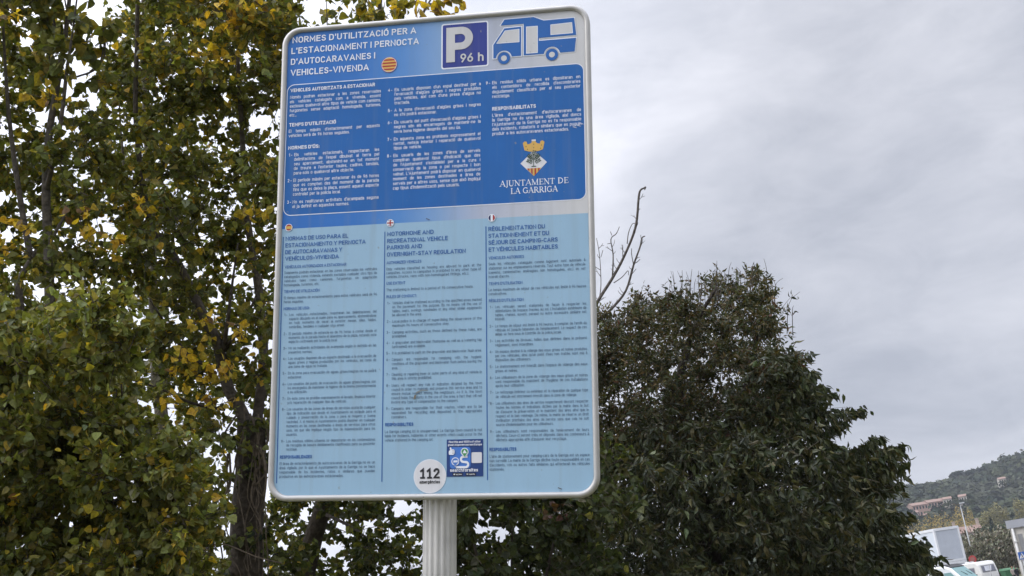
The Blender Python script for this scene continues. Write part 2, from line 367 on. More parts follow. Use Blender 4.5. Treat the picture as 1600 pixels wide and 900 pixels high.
SPLIT = 1001
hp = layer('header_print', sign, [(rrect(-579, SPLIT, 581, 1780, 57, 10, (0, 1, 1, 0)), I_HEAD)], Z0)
lp = layer('language_print', sign, [(rrect(-579, 20, 581, SPLIT, 57, 10, (1, 0, 0, 1)), I_PALE)], Z0)
bo = rrect(-576, 1051, 575, 1570, 30, 8)
bi = rrect(-573.2, 1053.8, 572.2, 1567.2, 27.2, 8)
nb = layer('notice_box', sign, [(bo, I_WHITE), (bi, I_NOTICE)], Z0 + DZ)

# ---- lettering: a plain engineering alphabet drawn as centre lines, thickened to any weight
XH = 0.73
def arc(cx, cy, rx, ry, a0, a1, n=6): return [(cx + rx*math.cos(R(a0 + (a1-a0)*i/n)), cy + ry*math.sin(R(a0 + (a1-a0)*i/n))) for i in range(n+1)]
def oval(y0, y1, c=0.30, a0=90, a1=450):
    """upright rounded oval 0..1 wide between y0 and y1, swept from a0 to a1 degrees"""
    ry = min(c, (y1-y0)/2); P = []
    for k in range(int((a1-a0)/15) + 1):
        a = a0 + 15*k; s_ = math.sin(R(a)); cy = y1 - ry if s_ > 1e-6 else (y0 + ry if s_ < -1e-6 else None)
        x = 0.5 + 0.5*math.cos(R(a))
        if cy is None:
            lo, hi = (x, y0 + ry), (x, y1 - ry); P += [hi, lo] if math.cos(R(a)) < 0 else [lo, hi]
        else: P.append((x, cy + ry*s_))
    return P
def glyph_lines():
    X = XH; G = {}
    def D(c, w, *ls): G[c] = (w, list(ls))
    D('A', .62, [(0,0),(.5,1),(1,0)], [(.17,.28),(.83,.28)])
    D('B', .50, [(.6,.53),(0,.53),(0,1),(.6,1)] + arc(.6,.765,.36,.235,90,-90)[1:], [(0,.53),(0,0),(.6,0)] + arc(.6,.265,.4,.265,-90,90)[1:])
    D('C', .50, oval(0,1,.3,30,330)); D('D', .52, [(.45,0),(0,0),(0,1),(.45,1)] + arc(.45,.66,.55,.34,90,0) + arc(.45,.34,.55,.34,0,-90))
    D('E', .44, [(1,1),(0,1),(0,0),(1,0)], [(0,.53),(.88,.53)]); D('F', .42, [(1,1),(0,1),(0,0)], [(0,.5),(.88,.5)])
    D('G', .52, oval(0,1,.3,30,345) + [(1,.48),(.56,.48)]); D('H', .54, [(0,0),(0,1)], [(1,0),(1,1)], [(0,.53),(1,.53)])
    D('I', 0, [(0,0),(0,1)]); D('J', .36, [(1,1),(1,.26)] + arc(.45,.26,.55,.26,0,-120)); D('K', .52, [(0,0),(0,1)], [(.98,1),(.06,.42)], [(.33,.62),(1,0)])
    D('L', .42, [(0,1),(0,0),(1,0)]); D('M', .66, [(0,0),(0,1),(.5,.3),(1,1),(1,0)]); D('N', .56, [(0,0),(0,1),(1,0),(1,1)])
    D('O', .52, oval(0,1)); D('P', .48, [(0,0),(0,1),(.55,1)] + arc(.55,.74,.45,.26,90,-90) + [(0,.48)]); D('Q', .52, oval(0,1), [(.6,.25),(1,-.08)])
    D('R', .50, [(0,0),(0,1),(.55,1)] + arc(.55,.75,.43,.25,90,-90) + [(0,.5)], [(.5,.5),(1,0)])
    D('S', .48, arc(.5,.76,.47,.24,25,265) + [(.5,.52)] + arc(.5,.26,.5,.26,80,-155)); D('T', .52, [(0,1),(1,1)], [(.5,1),(.5,0)])
    D('U', .52, [(0,1)] + oval(0,1,.3,180,360)[1:-1] + [(1,1)]); D('V', .60, [(0,1),(.5,0),(1,1)]); D('W', .86, [(0,1),(.25,0),(.5,.95),(.75,0),(1,1)])
    D('X', .56, [(0,0),(1,1)], [(0,1),(1,0)]); D('Y', .58, [(0,1),(.5,.46),(1,1)], [(.5,.46),(.5,0)]); D('Z', .50, [(0,1),(1,1),(0,0),(1,0)])
    D('a', .40, arc(.5,.49,.48,X-.49,155,0) + [(1,0)], [(1,.42),(.42,.42)] + arc(.42,.21,.42,.21,90,270) + [(.62,0),(1,.17)])
    D('b', .42, [(0,1),(0,0)], oval(0,X,.24)); D('c', .38, oval(0,X,.25,40,320)); D('d', .42, [(1,1),(1,0)], oval(0,X,.24))
    D('e', .42, [(0,.37),(1,.37)] + arc(.5,.45,.5,X-.45,0,180) + arc(.5,.26,.5,.26,180,325)); D('f', .28, [(.3,0),(.3,.78)] + arc(.7,.78,.4,.22,180,80), [(0,X),(.95,X)])
    D('g', .42, [(1,X),(1,-.08)] + arc(.5,-.08,.5,.17,0,-150), oval(0,X,.24)); D('h', .42, [(0,1),(0,0)], [(0,.46)] + arc(.5,.46,.5,X-.46,180,0) + [(1,0)])
    D('i', 0, [(0,0),(0,X)], [(0,.91),(0,1.0)]); D('j', .1, [(1,X),(1,-.1)] + arc(-.6,-.1,1.6,.16,0,-80), [(1,.91),(1,1.0)]); D('k', .42, [(0,0),(0,1)], [(.95,X),(.05,.3)], [(.38,.46),(1,0)])
    D('l', 0, [(0,1),(0,0)]); D('m', .70, [(0,0),(0,X)], [(0,.48)] + arc(.25,.48,.25,X-.48,180,0) + [(.5,0)], [(.5,.48)] + arc(.75,.48,.25,X-.48,180,0) + [(1,0)])
    D('n', .42, [(0,X),(0,0)], [(0,.46)] + arc(.5,.46,.5,X-.46,180,0) + [(1,0)]); D('o', .42, oval(0,X,.25)); D('p', .42, [(0,X),(0,-.26)], oval(0,X,.24)); D('q', .42, [(1,X),(1,-.26)], oval(0,X,.24))
    D('r', .26, [(0,X),(0,0)], [(0,.44)] + arc(.7,.44,.7,X-.44,180,70)); D('s', .36, arc(.5,.54,.46,X-.54,25,262) + [(.5,.36)] + arc(.5,.185,.5,.185,80,-150))
    D('t', .26, [(.3,.94),(.3,.2)] + arc(.75,.2,.45,.2,180,285), [(0,X),(1,X)]); D('u', .42, [(0,X)] + oval(0,X,.26,180,360)[1:-1] + [(1,X)], [(1,X),(1,0)])
    D('v', .44, [(0,X),(.5,0),(1,X)]); D('w', .68, [(0,X),(.25,0),(.5,X),(.75,0),(1,X)]); D('x', .42, [(0,0),(1,X)], [(0,X),(1,0)]); D('y', .44, [(0,X),(.5,.02)], [(1,X),(.36,-.26),(.1,-.26)]); D('z', .38, [(0,X),(1,X),(0,0),(1,0)])
    D('0', .46, oval(0,1)); D('1', .24, [(0,.78),(.9,1),(.9,0)]); D('2', .46, arc(.5,.73,.47,.27,165,-25) + [(0,0),(1,0)]); D('3', .46, arc(.5,.76,.45,.24,155,-75) + arc(.5,.26,.5,.27,75,-155))
    D('4', .48, [(.72,0),(.72,1),(0,.25),(1,.25)]); D('5', .46, [(.92,1),(.1,1),(.06,.52)] + arc(.5,.31,.5,.31,130,-150)); D('6', .46, [(.72,1),(.1,.47)], arc(.5,.3,.5,.3,0,360,12)); D('7', .44, [(0,1),(1,1),(.3,0)])
    D('8', .46, arc(.5,.77,.43,.23,90,450,12), arc(.5,.27,.5,.27,90,450,12)); D('9', .46, [(.28,0),(.9,.53)], arc(.5,.7,.5,.3,0,360,12))
    D('.', 0, [(0,0),(0,.05)]); D(',', .04, [(1,.06),(0,-.12)]); D(':', 0, [(0,0),(0,.05)], [(0,.5),(0,.55)]); D("'", .02, [(1,1),(0,.78)]); D('-', .24, [(0,.37),(1,.37)]); D('/', .36, [(0,-.06),(1,1.02)])
    D('(', .14, arc(1.2,.45,1.2,.62,115,245)); D(')', .14, arc(-.2,.45,1.2,.62,65,-65)); D(' ', .0)
    mark = {'´': [(-.06,.1),(.09,.24)], '`': [(.06,.1),(-.09,.24)], '^': [(-.12,.09),(0,.22),(.12,.09)], '~': [(-.14,.12),(-.05,.19),(.05,.13),(.14,.2)]}
    pre = {'Ó':'O´','Ú':'U´','Í':'I´','É':'E´','È':'E`','é':'e´','í':'i´','ó':'o´','ú':'u´','á':'a´','à':'a`','è':'e`','ò':'o`','ê':'e^','ô':'o^','ñ':'n~'}
    for c, (b, k) in ((c, s_) for c, s_ in pre.items()):
        w, ls = G[b]; h = 1.0 if b.isupper() else XH + .04
        if b == 'i': ls = ls[:1]
        G[c] = (w, ls + [('abs', [(w/2 + x, h + y) for x, y in mark[k]])])
    for c, b in (('ï','i'), ('ü','u'), ('ë','e')):
        w, ls = G[b]; G[c] = (w, (ls[:1] if b == 'i' else ls) + [('abs', [(w/2 + dx, .9), (w/2 + dx, .98)]) for dx in (-.1, .1)])
    for c, b in (('ç','c'), ('Ç','C')):
        w, ls = G[b]; G[c] = (w, ls + [('abs', [(w/2 + .03, -.03), (w/2 - .03, -.2)])])
    return G
GLYPH = glyph_lines()
def strip(pts, w):
    """mitred ribbon along a polyline: vertices and quads, no overlaps at the joints"""
    n = len(pts); closed = n > 3 and math.hypot(pts[0][0]-pts[-1][0], pts[0][1]-pts[-1][1]) < 1e-6
    if closed: pts = pts[:-1]; n -= 1
    q = [pts[0]]
    for p in pts[1:]:
        if math.hypot(p[0]-q[-1][0], p[1]-q[-1][1]) > 1e-5: q.append(p)
    pts = q; n = len(pts); V = []
    for i in range(n):
        a = pts[i-1] if (i or closed) else None; b = pts[(i+1) % n] if (i < n-1 or closed) else None; p = pts[i]
        ds = []
        for s_, e_ in ((a, p), (p, b)):
            if s_ and e_:
                d = math.hypot(e_[0]-s_[0], e_[1]-s_[1]) or 1; ds.append(((e_[0]-s_[0])/d, (e_[1]-s_[1])/d))
        nx_, ny_ = -sum(d[1] for d in ds), sum(d[0] for d in ds); l = math.hypot(nx_, ny_) or 1; nx_, ny_ = nx_/l, ny_/l
        k = min(1.9, 1/max(0.3, abs(-nx_*ds[0][1] + ny_*ds[0][0]))) * w/2
        ex = ey = 0
        if not closed and i in (0, n-1):
            s_ = -1 if i == 0 else 1; ex, ey = ds[0][0]*s_*w*0.5, ds[0][1]*s_*w*0.5
        V += [(p[0]+nx_*k+ex, p[1]+ny_*k+ey), (p[0]-nx_*k+ex, p[1]-ny_*k+ey)]
    F = [(2*i+1, 2*((i+1) % n)+1, 2*((i+1) % n), 2*i) for i in range(n if closed else n-1)]
    return V, F
_cache = {}
def glyph(ch, wt):
    k = (ch, wt)
    if k not in _cache:
        w, ls = GLYPH[ch]; V = []; F = []
        f = lambda y: wt/2 + y*(1-wt)
        for j, l in enumerate(ls):
            pts = [(wt/2 + x, f(y)) for x, y in l[1]] if l[0] == 'abs' else [(wt/2 + x*w, f(y)) for x, y in l]
            v, fc = strip(pts, wt); o = len(V); V += [(x, y, j*6e-6) for x, y in v]; F += [tuple(i+o for i in q) for q in fc]
        _cache[k] = (np.array(V, np.float32).reshape(-1, 3), F, (w + wt + 0.085) if ch != ' ' else 0.26)
    return _cache[k]
def width(s, wt, track): return sum(glyph(c, wt)[2] + track for c in s) - track - 0.085
def put(mb, s, x, y, cap, xs, wt, track, z):
    """one run of characters, pen at x, baseline y, cap height cap (all sign mm)"""
    for c in s:
        v, f, adv = glyph(c, wt)
        if len(v):
            q = np.empty_like(v); q[:, 0] = (x + v[:, 0]*cap*xs)/1000.0; q[:, 1] = (y + v[:, 1]*cap)/1000.0*KY + down; q[:, 2] = z + v[:, 2]
            mb.add(q, f)
        x += (adv + track) * cap * xs
    return x
STYLE = {  # cap height mm, stroke weight, tracking, ink, part name, parent
    'title': (25.0, 0.165, 0.05, I_WHITE, 'heading', hp), 'ca_head': (14.0, 0.19, 0.02, I_WHITE, 'heading', nb), 'ca': (12.6, 0.12, 0.02, I_WHITE, 'paragraph', nb),
    'sub': (15.6, 0.16, 0.02, I_DEEP, 'heading', lp), 'head': (10.8, 0.15, 0.02, I_DEEP, 'heading', lp), 'lasthead': (12.0, 0.22, 0.02, I_DEEP, 'heading', lp), 'body': (10.0, 0.11, 0.02, I_BODY, 'paragraph', lp)}
def set_line(mb, style, e):
    cap, wt, tr, ink, nm, par = STYLE[style]
    x0, x1, ys, lines = e[1:5]; z = Z0 + 2.4*DZ
    if nm == 'heading':
        put(mb, lines[0], x0, ys[0], cap, (x1 - x0)/(width(lines[0], wt, tr)*cap), wt, tr, z); return
    gap0 = 0.55
    nat = [sum(width(wd, wt, tr) for wd in ln.split()) + gap0*(len(ln.split()) - 1) for ln in lines]
    xs = min(1.0, 0.995 * (x1 - x0) / (max(nat) * cap))
    for k, (y, ln) in enumerate(zip(ys, lines)):
        ws = ln.split(); tot = sum(width(wd, wt, tr) for wd in ws)*cap*xs
        last = k == len(lines) - 1
        gap = gap0*cap*xs if last or len(ws) < 2 else (x1 - x0 - tot)/(len(ws) - 1)
        x = x0
        for wd in ws: put(mb, wd, x, y, cap, xs, wt, tr, z); x += width(wd, wt, tr)*cap*xs + gap
    if len(e) > 5: put(mb, e[5], e[6], ys[0], cap, min(xs, 0.9), wt + 0.03, tr, z)
TEXT = [
    ('title', -560.0, -64.4, [1738.6], ["NORMES D'UTILITZACIÓ PER A"]),
    ('title', -563.0, -53.4, [1694.3], ["L'ESTACIONAMENT I PERNOCTA"]),
    ('title', -563.7, -225.2, [1649.9], ["D'AUTOCARAVANES I"]),
    ('title', -563.0, -249.8, [1605.0], ['VEHICLES-VIVENDA']),
    ('ca_head', -561.4, -224.1, [1538.9], ['VEHICLES AUTORITZATS A ESTACIONAR']),
    ('ca', -562.1, -200.2, [1512.5, 1494.5, 1476.6, 1458.6, 1440.6], ['Només podran estacionar a les zones reservades', 'els vehicles catalogats com a vivenda, essent', 'exclosos qualsevol altre tipus de vehicle com camions,', 'furgonetes sense adaptació homologada, turismes,', 'etc...']),
    ('ca_head', -562.4, -375.7, [1401.0], ["TEMPS D'UTILITZACIÓ"]),
    ('ca', -563.1, -202.3, [1376.4, 1358.5], ["El temps màxim d'estacionament per aquests", 'vehicles serà de 96 hores seguides.']),
    ('ca_head', -563.0, -438.7, [1309.6], ["NORMES D'ÚS:"]),
    ('ca', -538.0, -203.3, [1282.3, 1264.3, 1246.2, 1228.2, 1210.1], ['Els vehicles estacionats, respectaran les', "delimitacions de l'espai dibuixat al terra pel", 'seu aparcament, abstenint-se en tot moment', "de treure a l'exterior taules, cadires, tendals,", 'para-sols o qualsevol altre objecte.'], '1 -', -559.6),
    ('ca', -538.4, -202.9, [1181.5, 1163.4, 1145.4, 1127.4], ['El període màxim per estacionar és de 96 hores', 'que es compten des del moment de la parada', 'fins que es deixa la plaça, essent aquest aspecte', 'controlat per la policia local.'], '2 -', -561.4),
    ('ca', -539.1, -202.8, [1097.6, 1079.7], ["No es realitzaran activitats d'acampada segons", 'el ja definit en aquestes normes.'], '3 -', -561.2),
    ('ca', -146.2, 186.8, [1512.4, 1495.0, 1477.6, 1460.1], ["Els usuaris disposen d'un espai destinat per a", "l'evacuació d'aigües grises i negres produïdes", "pels vehicles, així com d'una presa d'aigua no", 'tractada.'], '4 -', -171.8),
    ('ca', -146.6, 186.6, [1431.5, 1413.8], ["A la zona d'evacuació d'aigües grises i negres", "no s'hi podrà estacionar."], '5 -', -171.4),
    ('ca', -146.7, 185.8, [1383.9, 1365.9, 1347.8], ["Els usuaris del punt d'evacuació d'aigües grises i", 'negres són els encarregats de mantenir-ne la', 'seva bona higiene després del seu ús.'], '6 -', -171.5),
    ('ca', -147.1, 184.8, [1318.1, 1300.6, 1283.2], ['En aquesta zona es prohibeix expressament el', 'rentat, neteja interior i reparació de qualsevol', 'tipus de vehicle.'], '7 -', -172.0),
    ('ca', -147.7, 184.2, [1254.0, 1236.0, 1218.0, 1200.0, 1182.1, 1164.1, 1146.1, 1128.1], ["Els usuaris de les zones d'àrea de serveis", "compliran qualsevol tipus d'indicació que des", "de l'Ajuntament s'estableixi per a la cura i", 'conservació de la zona o pel respecte i bon', "veïnat. L'Ajuntament podrà disposar en qualsevol", 'moment de les zones destinades a àrea de', 'serveis per a altres usos, sense que això impliqui', "cap tipus d'indemnització pels usuaris."], '8 -', -172.3),
    ('ca', 230.5, 561.2, [1512.0, 1494.0, 1476.1, 1458.1], ['Els residus sòlids urbans es dipositaran en', "els contenidors de recollida d'escombraries", 'degudament classificats per al seu posterior', 'reciclatge.'], '9 -', 206.6),
    ('ca_head', 230.1, 394.4, [1409.3], ['RESPONSABILITATS']),
    ('ca', 230.0, 561.7, [1384.8, 1367.0, 1349.3, 1331.5, 1313.7], ["L'àrea d'estacionament d'autocaravanes de", 'la Garriga no és una àrea vigilada, així doncs', "l'Ajuntament de la Garriga no es fa responsable", 'dels incidents, robatoris o similars que es puguin', 'produir a les autocaravanes estacionades.']),
    ('serif', 256.3, 511.1, [1116.6], ['AJUNTAMENT DE']),
    ('serif', 296.8, 471.3, [1087.2], ['LA GARRIGA']),
    ('sub', -562.0, -317.9, [955.5], ['NORMAS DE USO PARA EL']),
    ('sub', -562.4, -249.9, [929.8], ['ESTACIONAMIENTO Y PERNOCTA']),
    ('sub', -562.3, -340.0, [904.1], ['DE AUTOCARAVANAS Y']),
    ('sub', -561.5, -352.6, [879.0], ['VEHÍCULOS-VIVIENDA']),
    ('head', -561.8, -323.2, [849.8], ['VEHÍCULOS AUTORIZADOS A ESTACIONAR']),
    ('body', -562.8, -204.7, [828.6, 813.1, 797.5, 782.0], ['Solamente podrán estacionar en las zonas reservadas los vehículos', 'catalogados como vivienda, estando excluidos cualquier otro tipo de', 'vehículos tales como camiones, furgonetas sin adaptación', 'homologada, turismos, etc.']),
    ('head', -561.4, -423.0, [756.9], ['TIEMPO DE UTILIZACIÓN']),
    ('body', -561.2, -204.1, [733.8, 718.9], ['El tiempo máximo de estacionamiento para estos vehículos será de 96', 'horas seguidas.']),
    ('head', -561.5, -461.3, [692.6], ['NORMAS DE USO:']),
    ('body', -538.6, -204.3, [670.1, 654.9, 639.7, 624.4], ['Los vehículos estacionados, respetaran las delimitaciones del', 'espacio dibujado en el suelo para su aparcamiento, absteniéndose', 'en todo momento de sacar al exterior mesas, sillas, toldos,', 'sombrillas, tendales o cualquier otro enser.'], '1 -', -557.8),
    ('body', -538.3, -203.3, [599.4, 584.7, 570.0], ['El periodo máximo de estancia es de 96 horas a contar desde el', 'momento de la parada hasta el abandono de la plaza, estando este', 'aspecto controlado por la policía local.'], '2 -', -558.4),
    ('body', -537.5, -202.9, [546.2, 530.9], ['No se realizarán actividades de acampada según lo definido en las', 'presentes normas.'], '3 -', -557.9),
    ('body', -537.0, -202.5, [507.8, 492.9, 477.9], ['Los usuarios disponen de un espacio destinado a la evacuación de', 'aguas grises y negras producidas por los vehículos, así como de', 'una toma de agua no tratada.'], '4 -', -557.8),
    ('body', -536.5, -201.9, [454.1, 439.1], ['En la zona para evacuación de aguas grises/negras no se podrá', 'estacionar.'], '5 -', -557.2),
    ('body', -536.2, -202.2, [414.8, 400.1, 385.4], ['Los usuarios del punto de evacuación de aguas grises/negras son', 'los encargados de mantener la higiene de la misma posteriormente', 'a su utilización.'], '6 -', -556.7),
    ('body', -535.5, -202.7, [361.8, 347.0], ['En esta zona se prohíbe expresamente el lavado, limpieza interior', 'y/o reparación de cualquier tipo de vehículo.'], '7 -', -555.6),
    ('body', -536.6, -202.1, [323.2, 308.0, 292.8, 277.6, 262.4, 247.2, 232.0], ['Los usuarios de las zonas de áreas de servicios acatarán cualquier', 'tipo de indicación que desde el Ayuntamiento se estipule para el', 'cuidado y preservación de la zona o para el respeto y buena', 'vecindad. A sí mismo el Ayuntamiento podrá disponer en cualquier', 'momento en las zonas destinadas a áreas de servicios para otros', 'usos, sin que ello implique ningún tipo de indemnización para los', 'usuarios.'], '8 -', -555.3),
    ('body', -534.8, -201.1, [208.4, 193.8, 179.2], ['Los residuos sólidos urbanos se depositarán en los contenedores', 'de recogida de basura debidamente clasificados para su posterior', 'reciclaje.'], '9 -', -554.6),
    ('lasthead', -557.7, -436.6, [150.9], ['RESPONSABILIDADES']),
    ('body', -557.9, -201.1, [128.5, 113.4, 98.3, 83.2], ['El área de estacionamiento de autocaravanas de la Garriga no es un', 'área vigilada, por lo que el Ayuntamiento de la Garriga no se hace', 'responsable de los incidentes, robos o similares que puedan', 'producirse en las autocaravanas estacionadas.']),
    ('sub', -167.8, 8.5, [953.3], ['MOTORHOME AND']),
    ('sub', -167.4, 62.2, [927.2], ['RECREATIONAL VEHICLE']),
    ('sub', -167.8, -34.8, [902.4], ['PARKING AND']),
    ('sub', -167.4, 129.3, [876.2], ['OVERNIGHT-STAY REGULATION']),
    ('head', -168.2, -36.8, [848.0], ['AUTHORIZED VEHICLES']),
    ('body', -168.6, 186.8, [824.7, 810.1, 795.6], ['Only vehicles classified as housing are allowed to park at the', 'campsites. Access to campsites is prohibited to any other type of', 'vehicles (trucks, vans with non-homologated fittings, etc.).']),
    ('head', -167.8, -96.3, [770.9], ['USE EXTENT']),
    ('body', -167.4, 186.2, [747.1], ['The stationing is limited to a period of 96 consecutive hours.']),
    ('head', -167.0, -52.5, [721.3], ['RULES OF CONDUCT:']),
    ('body', -144.4, 188.2, [698.2, 683.4, 668.6, 653.8], ['Vehicles shall be stationed according to the specified areas marked', 'on the pavement for this purpose. By no means will the use of', 'tables, seats, awnings, sunshades or any other similar equipments', 'be allowed in the area.'], '1 -', -163.6),
    ('body', -143.7, 188.1, [630.5, 615.2], ['Local police is in charge of supervising the observance of the', 'maximum 96 hours of consecutive stay.'], '2 -', -164.2),
    ('body', -143.4, 188.0, [590.7, 576.2], ['Camping activities, such as those defined by these rules, are', 'prohibited.'], '3 -', -164.9),
    ('body', -143.4, 188.0, [552.7, 538.0], ['A graywater and blackwater flushzone as well as a watering tap', '(untreated) are available.'], '4 -', -164.5),
    ('body', -142.9, 188.6, [514.8], ['It is prohibited to park on the graywater and blackwater flush area.'], '5 -', -164.4),
    ('body', -143.3, 187.9, [491.6, 476.2, 460.8], ['Campers are responsible for complying with the hygienic', 'conditions of the graywater and blackwater flush before leaving the', 'area.'], '6 -', -164.1),
    ('body', -143.2, 187.8, [437.7, 423.2], ['Cleaning or repairing inner or outer parts of any kind of vehicle in', 'this area is strictly prohibited.'], '7 -', -163.3),
    ('body', -143.1, 188.6, [398.4, 383.5, 368.6, 353.6, 338.7], ['Users will respect any rule or indication dictated by the town', 'council in order to maintain and preserve this service area and to', 'ensure mutual respect among the neighbours. As it is, the town', 'council holds the priority in the use of the area, a fact that will not', 'involve any type of compensation to the campers.'], '8 -', -162.7),
    ('body', -142.5, 188.5, [315.8, 300.7, 285.6], ['Campers are responsible for their wastes, which are to be', 'separated for recycling and deposited in the appropriate', 'containers.'], '9 -', -162.4),
    ('lasthead', -165.1, -61.4, [257.9], ['RESPONSIBILITIES']),
    ('body', -165.7, 188.5, [234.3, 219.3, 204.3], ['La Garriga camping lot is unsupervised. La Garriga town council is not', 'liable for incidents, robberies or other events which could occur to the', 'vehicle stationed in the camping lot.']),
    ('sub', 213.9, 421.9, [952.6], ['RÈGLEMENTATION DU']),
    ('sub', 213.8, 436.5, [927.2], ['STATIONNEMENT ET DU']),
    ('sub', 213.8, 468.0, [901.8], ['SÉJOUR DE CAMPING-CARS']),
    ('sub', 214.6, 467.7, [876.1], ['ET VÉHICULES HABITABLES']),
    ('head', 214.6, 344.5, [847.5], ['VEHICULES AUTORISES']),
    ('body', 214.5, 566.1, [825.8, 810.2, 794.5, 778.9], ['Seuls les véhicules catalogués comme logement sont autorisés à', 'stationner sur les emplacements réservés. Tout autre type de véhicule', '(camions, camionnettes aménagées non homologuées, etc.) en est', "interdit d'accès."]),
    ('head', 215.0, 338.0, [753.1], ["TEMPS D'UTILISATION"]),
    ('body', 214.4, 567.0, [731.1, 716.2], ['Le temps maximum de séjour de ces véhicules est limité à 96 heures', 'consécutives.']),
    ('head', 214.8, 341.6, [691.1], ["RÈGLES D'UTILISATION"]),
    ('body', 237.7, 566.4, [668.4, 653.7, 639.0, 624.4], ['Les véhicules seront stationnés de façon à respecter les', "délimitations de l'espace tracées au sol. L'installation extérieure de", 'tables, chaises, auvent, parasol ou autre accessoire similaire est', 'interdit.'], '1 -', 218.2),
    ('body', 237.4, 566.7, [599.3, 584.6, 569.9], ["Le temps de séjour est limité à 96 heures, à compter de l'arrêt du", "véhicule et jusqu'à l'abandon de l'emplacement. Le respect de ces", 'délais se fera sous le contrôle de la police locale.'], '2 -', 217.1),
    ('body', 237.4, 566.1, [546.4, 530.8], ['Les activités de bivouac, telles que définies dans le présent', 'règlement, sont interdites.'], '3 -', 217.4),
    ('body', 237.2, 566.2, [507.7, 492.9, 478.0], ['Un espace destiné à la vidange des eaux grises et noires produites', "par ces véhicules, ainsi qu'un point d'eau non traitée, sont mis à", 'disposition des utilisateurs.'], '4 -', 217.2),
    ('body', 237.3, 566.1, [454.5, 439.0], ["Le stationnement est interdit dans l'espace de vidange des eaux", 'grises et noires.'], '5 -', 217.3),
    ('body', 237.6, 566.2, [415.6, 401.1, 386.7], ['Les utilisateurs de la zone de vidange des eaux grises et noires', "sont responsable du maintient de l'hygiène de ces installations", 'après leur utilisation.'], '6 -', 217.4),
    ('body', 238.3, 566.5, [363.8, 348.2], ['Le nettoyage intérieur ou extérieur et la réparation de quelque type', 'de véhicule est strictement interdit dans la zone de vidange.'], '7 -', 217.5),
    ('body', 238.6, 567.1, [324.9, 310.0, 295.0, 280.1, 265.2, 250.2], ['Les utilisateurs des aires de service respecteront devront respecter', 'toutes les normes et indications dictées par la mairie dans le but', "de d'assurer la préservation et le maintient des aires ainsi que le", 'respect et le bon voisinage. De même, la mairie se réserve un droit', "d'utilisation prioritaire des aires de service sans que cela ne soit", "source d'indemnisation pour les utilisateurs."], '8 -', 217.8),
    ('body', 238.6, 566.9, [226.6, 212.1, 197.7], ["Les utilisateurs sont responsables de l'enlèvement de leurs", 'déchets. Ceux-ci seront triés et déposés dans les conteneurs à', "déchets appropriés afin d'assurer leur recyclage."], '9 -', 217.5),
    ('lasthead', 215.0, 310.8, [163.7], ['RESPOSABILITES']),
    ('body', 215.4, 567.4, [140.8, 125.9, 111.1, 96.2], ["L'aire de stationnement pour camping-cars de la Garriga est un espace", 'non surveillé. La mairie de la Garriga décline toute responsabilité en cas', "d'accidents, vols ou autres faits similaires qui affecterait les véhicules", 'stationnés.']),
]
_run = None
for e in TEXT:
    if e[0] == 'serif': continue
    capm, off, tr, ink, nm, par = STYLE[e[0]]
    if e[0] in ('title', 'sub'):                            # a title of several lines is one heading
        if _run is None: _run = MB()
        set_line(_run, e[0], e)
        if e[4][0] in ('VEHICLES-VIVENDA', 'VEHÍCULOS-VIVIENDA', 'OVERNIGHT-STAY REGULATION', 'ET VÉHICULES HABITABLES'):
            _run.build(nm, ink, par); _run = None
        continue
    mb = MB(); set_line(mb, e[0], e); mb.build(nm, ink, par)

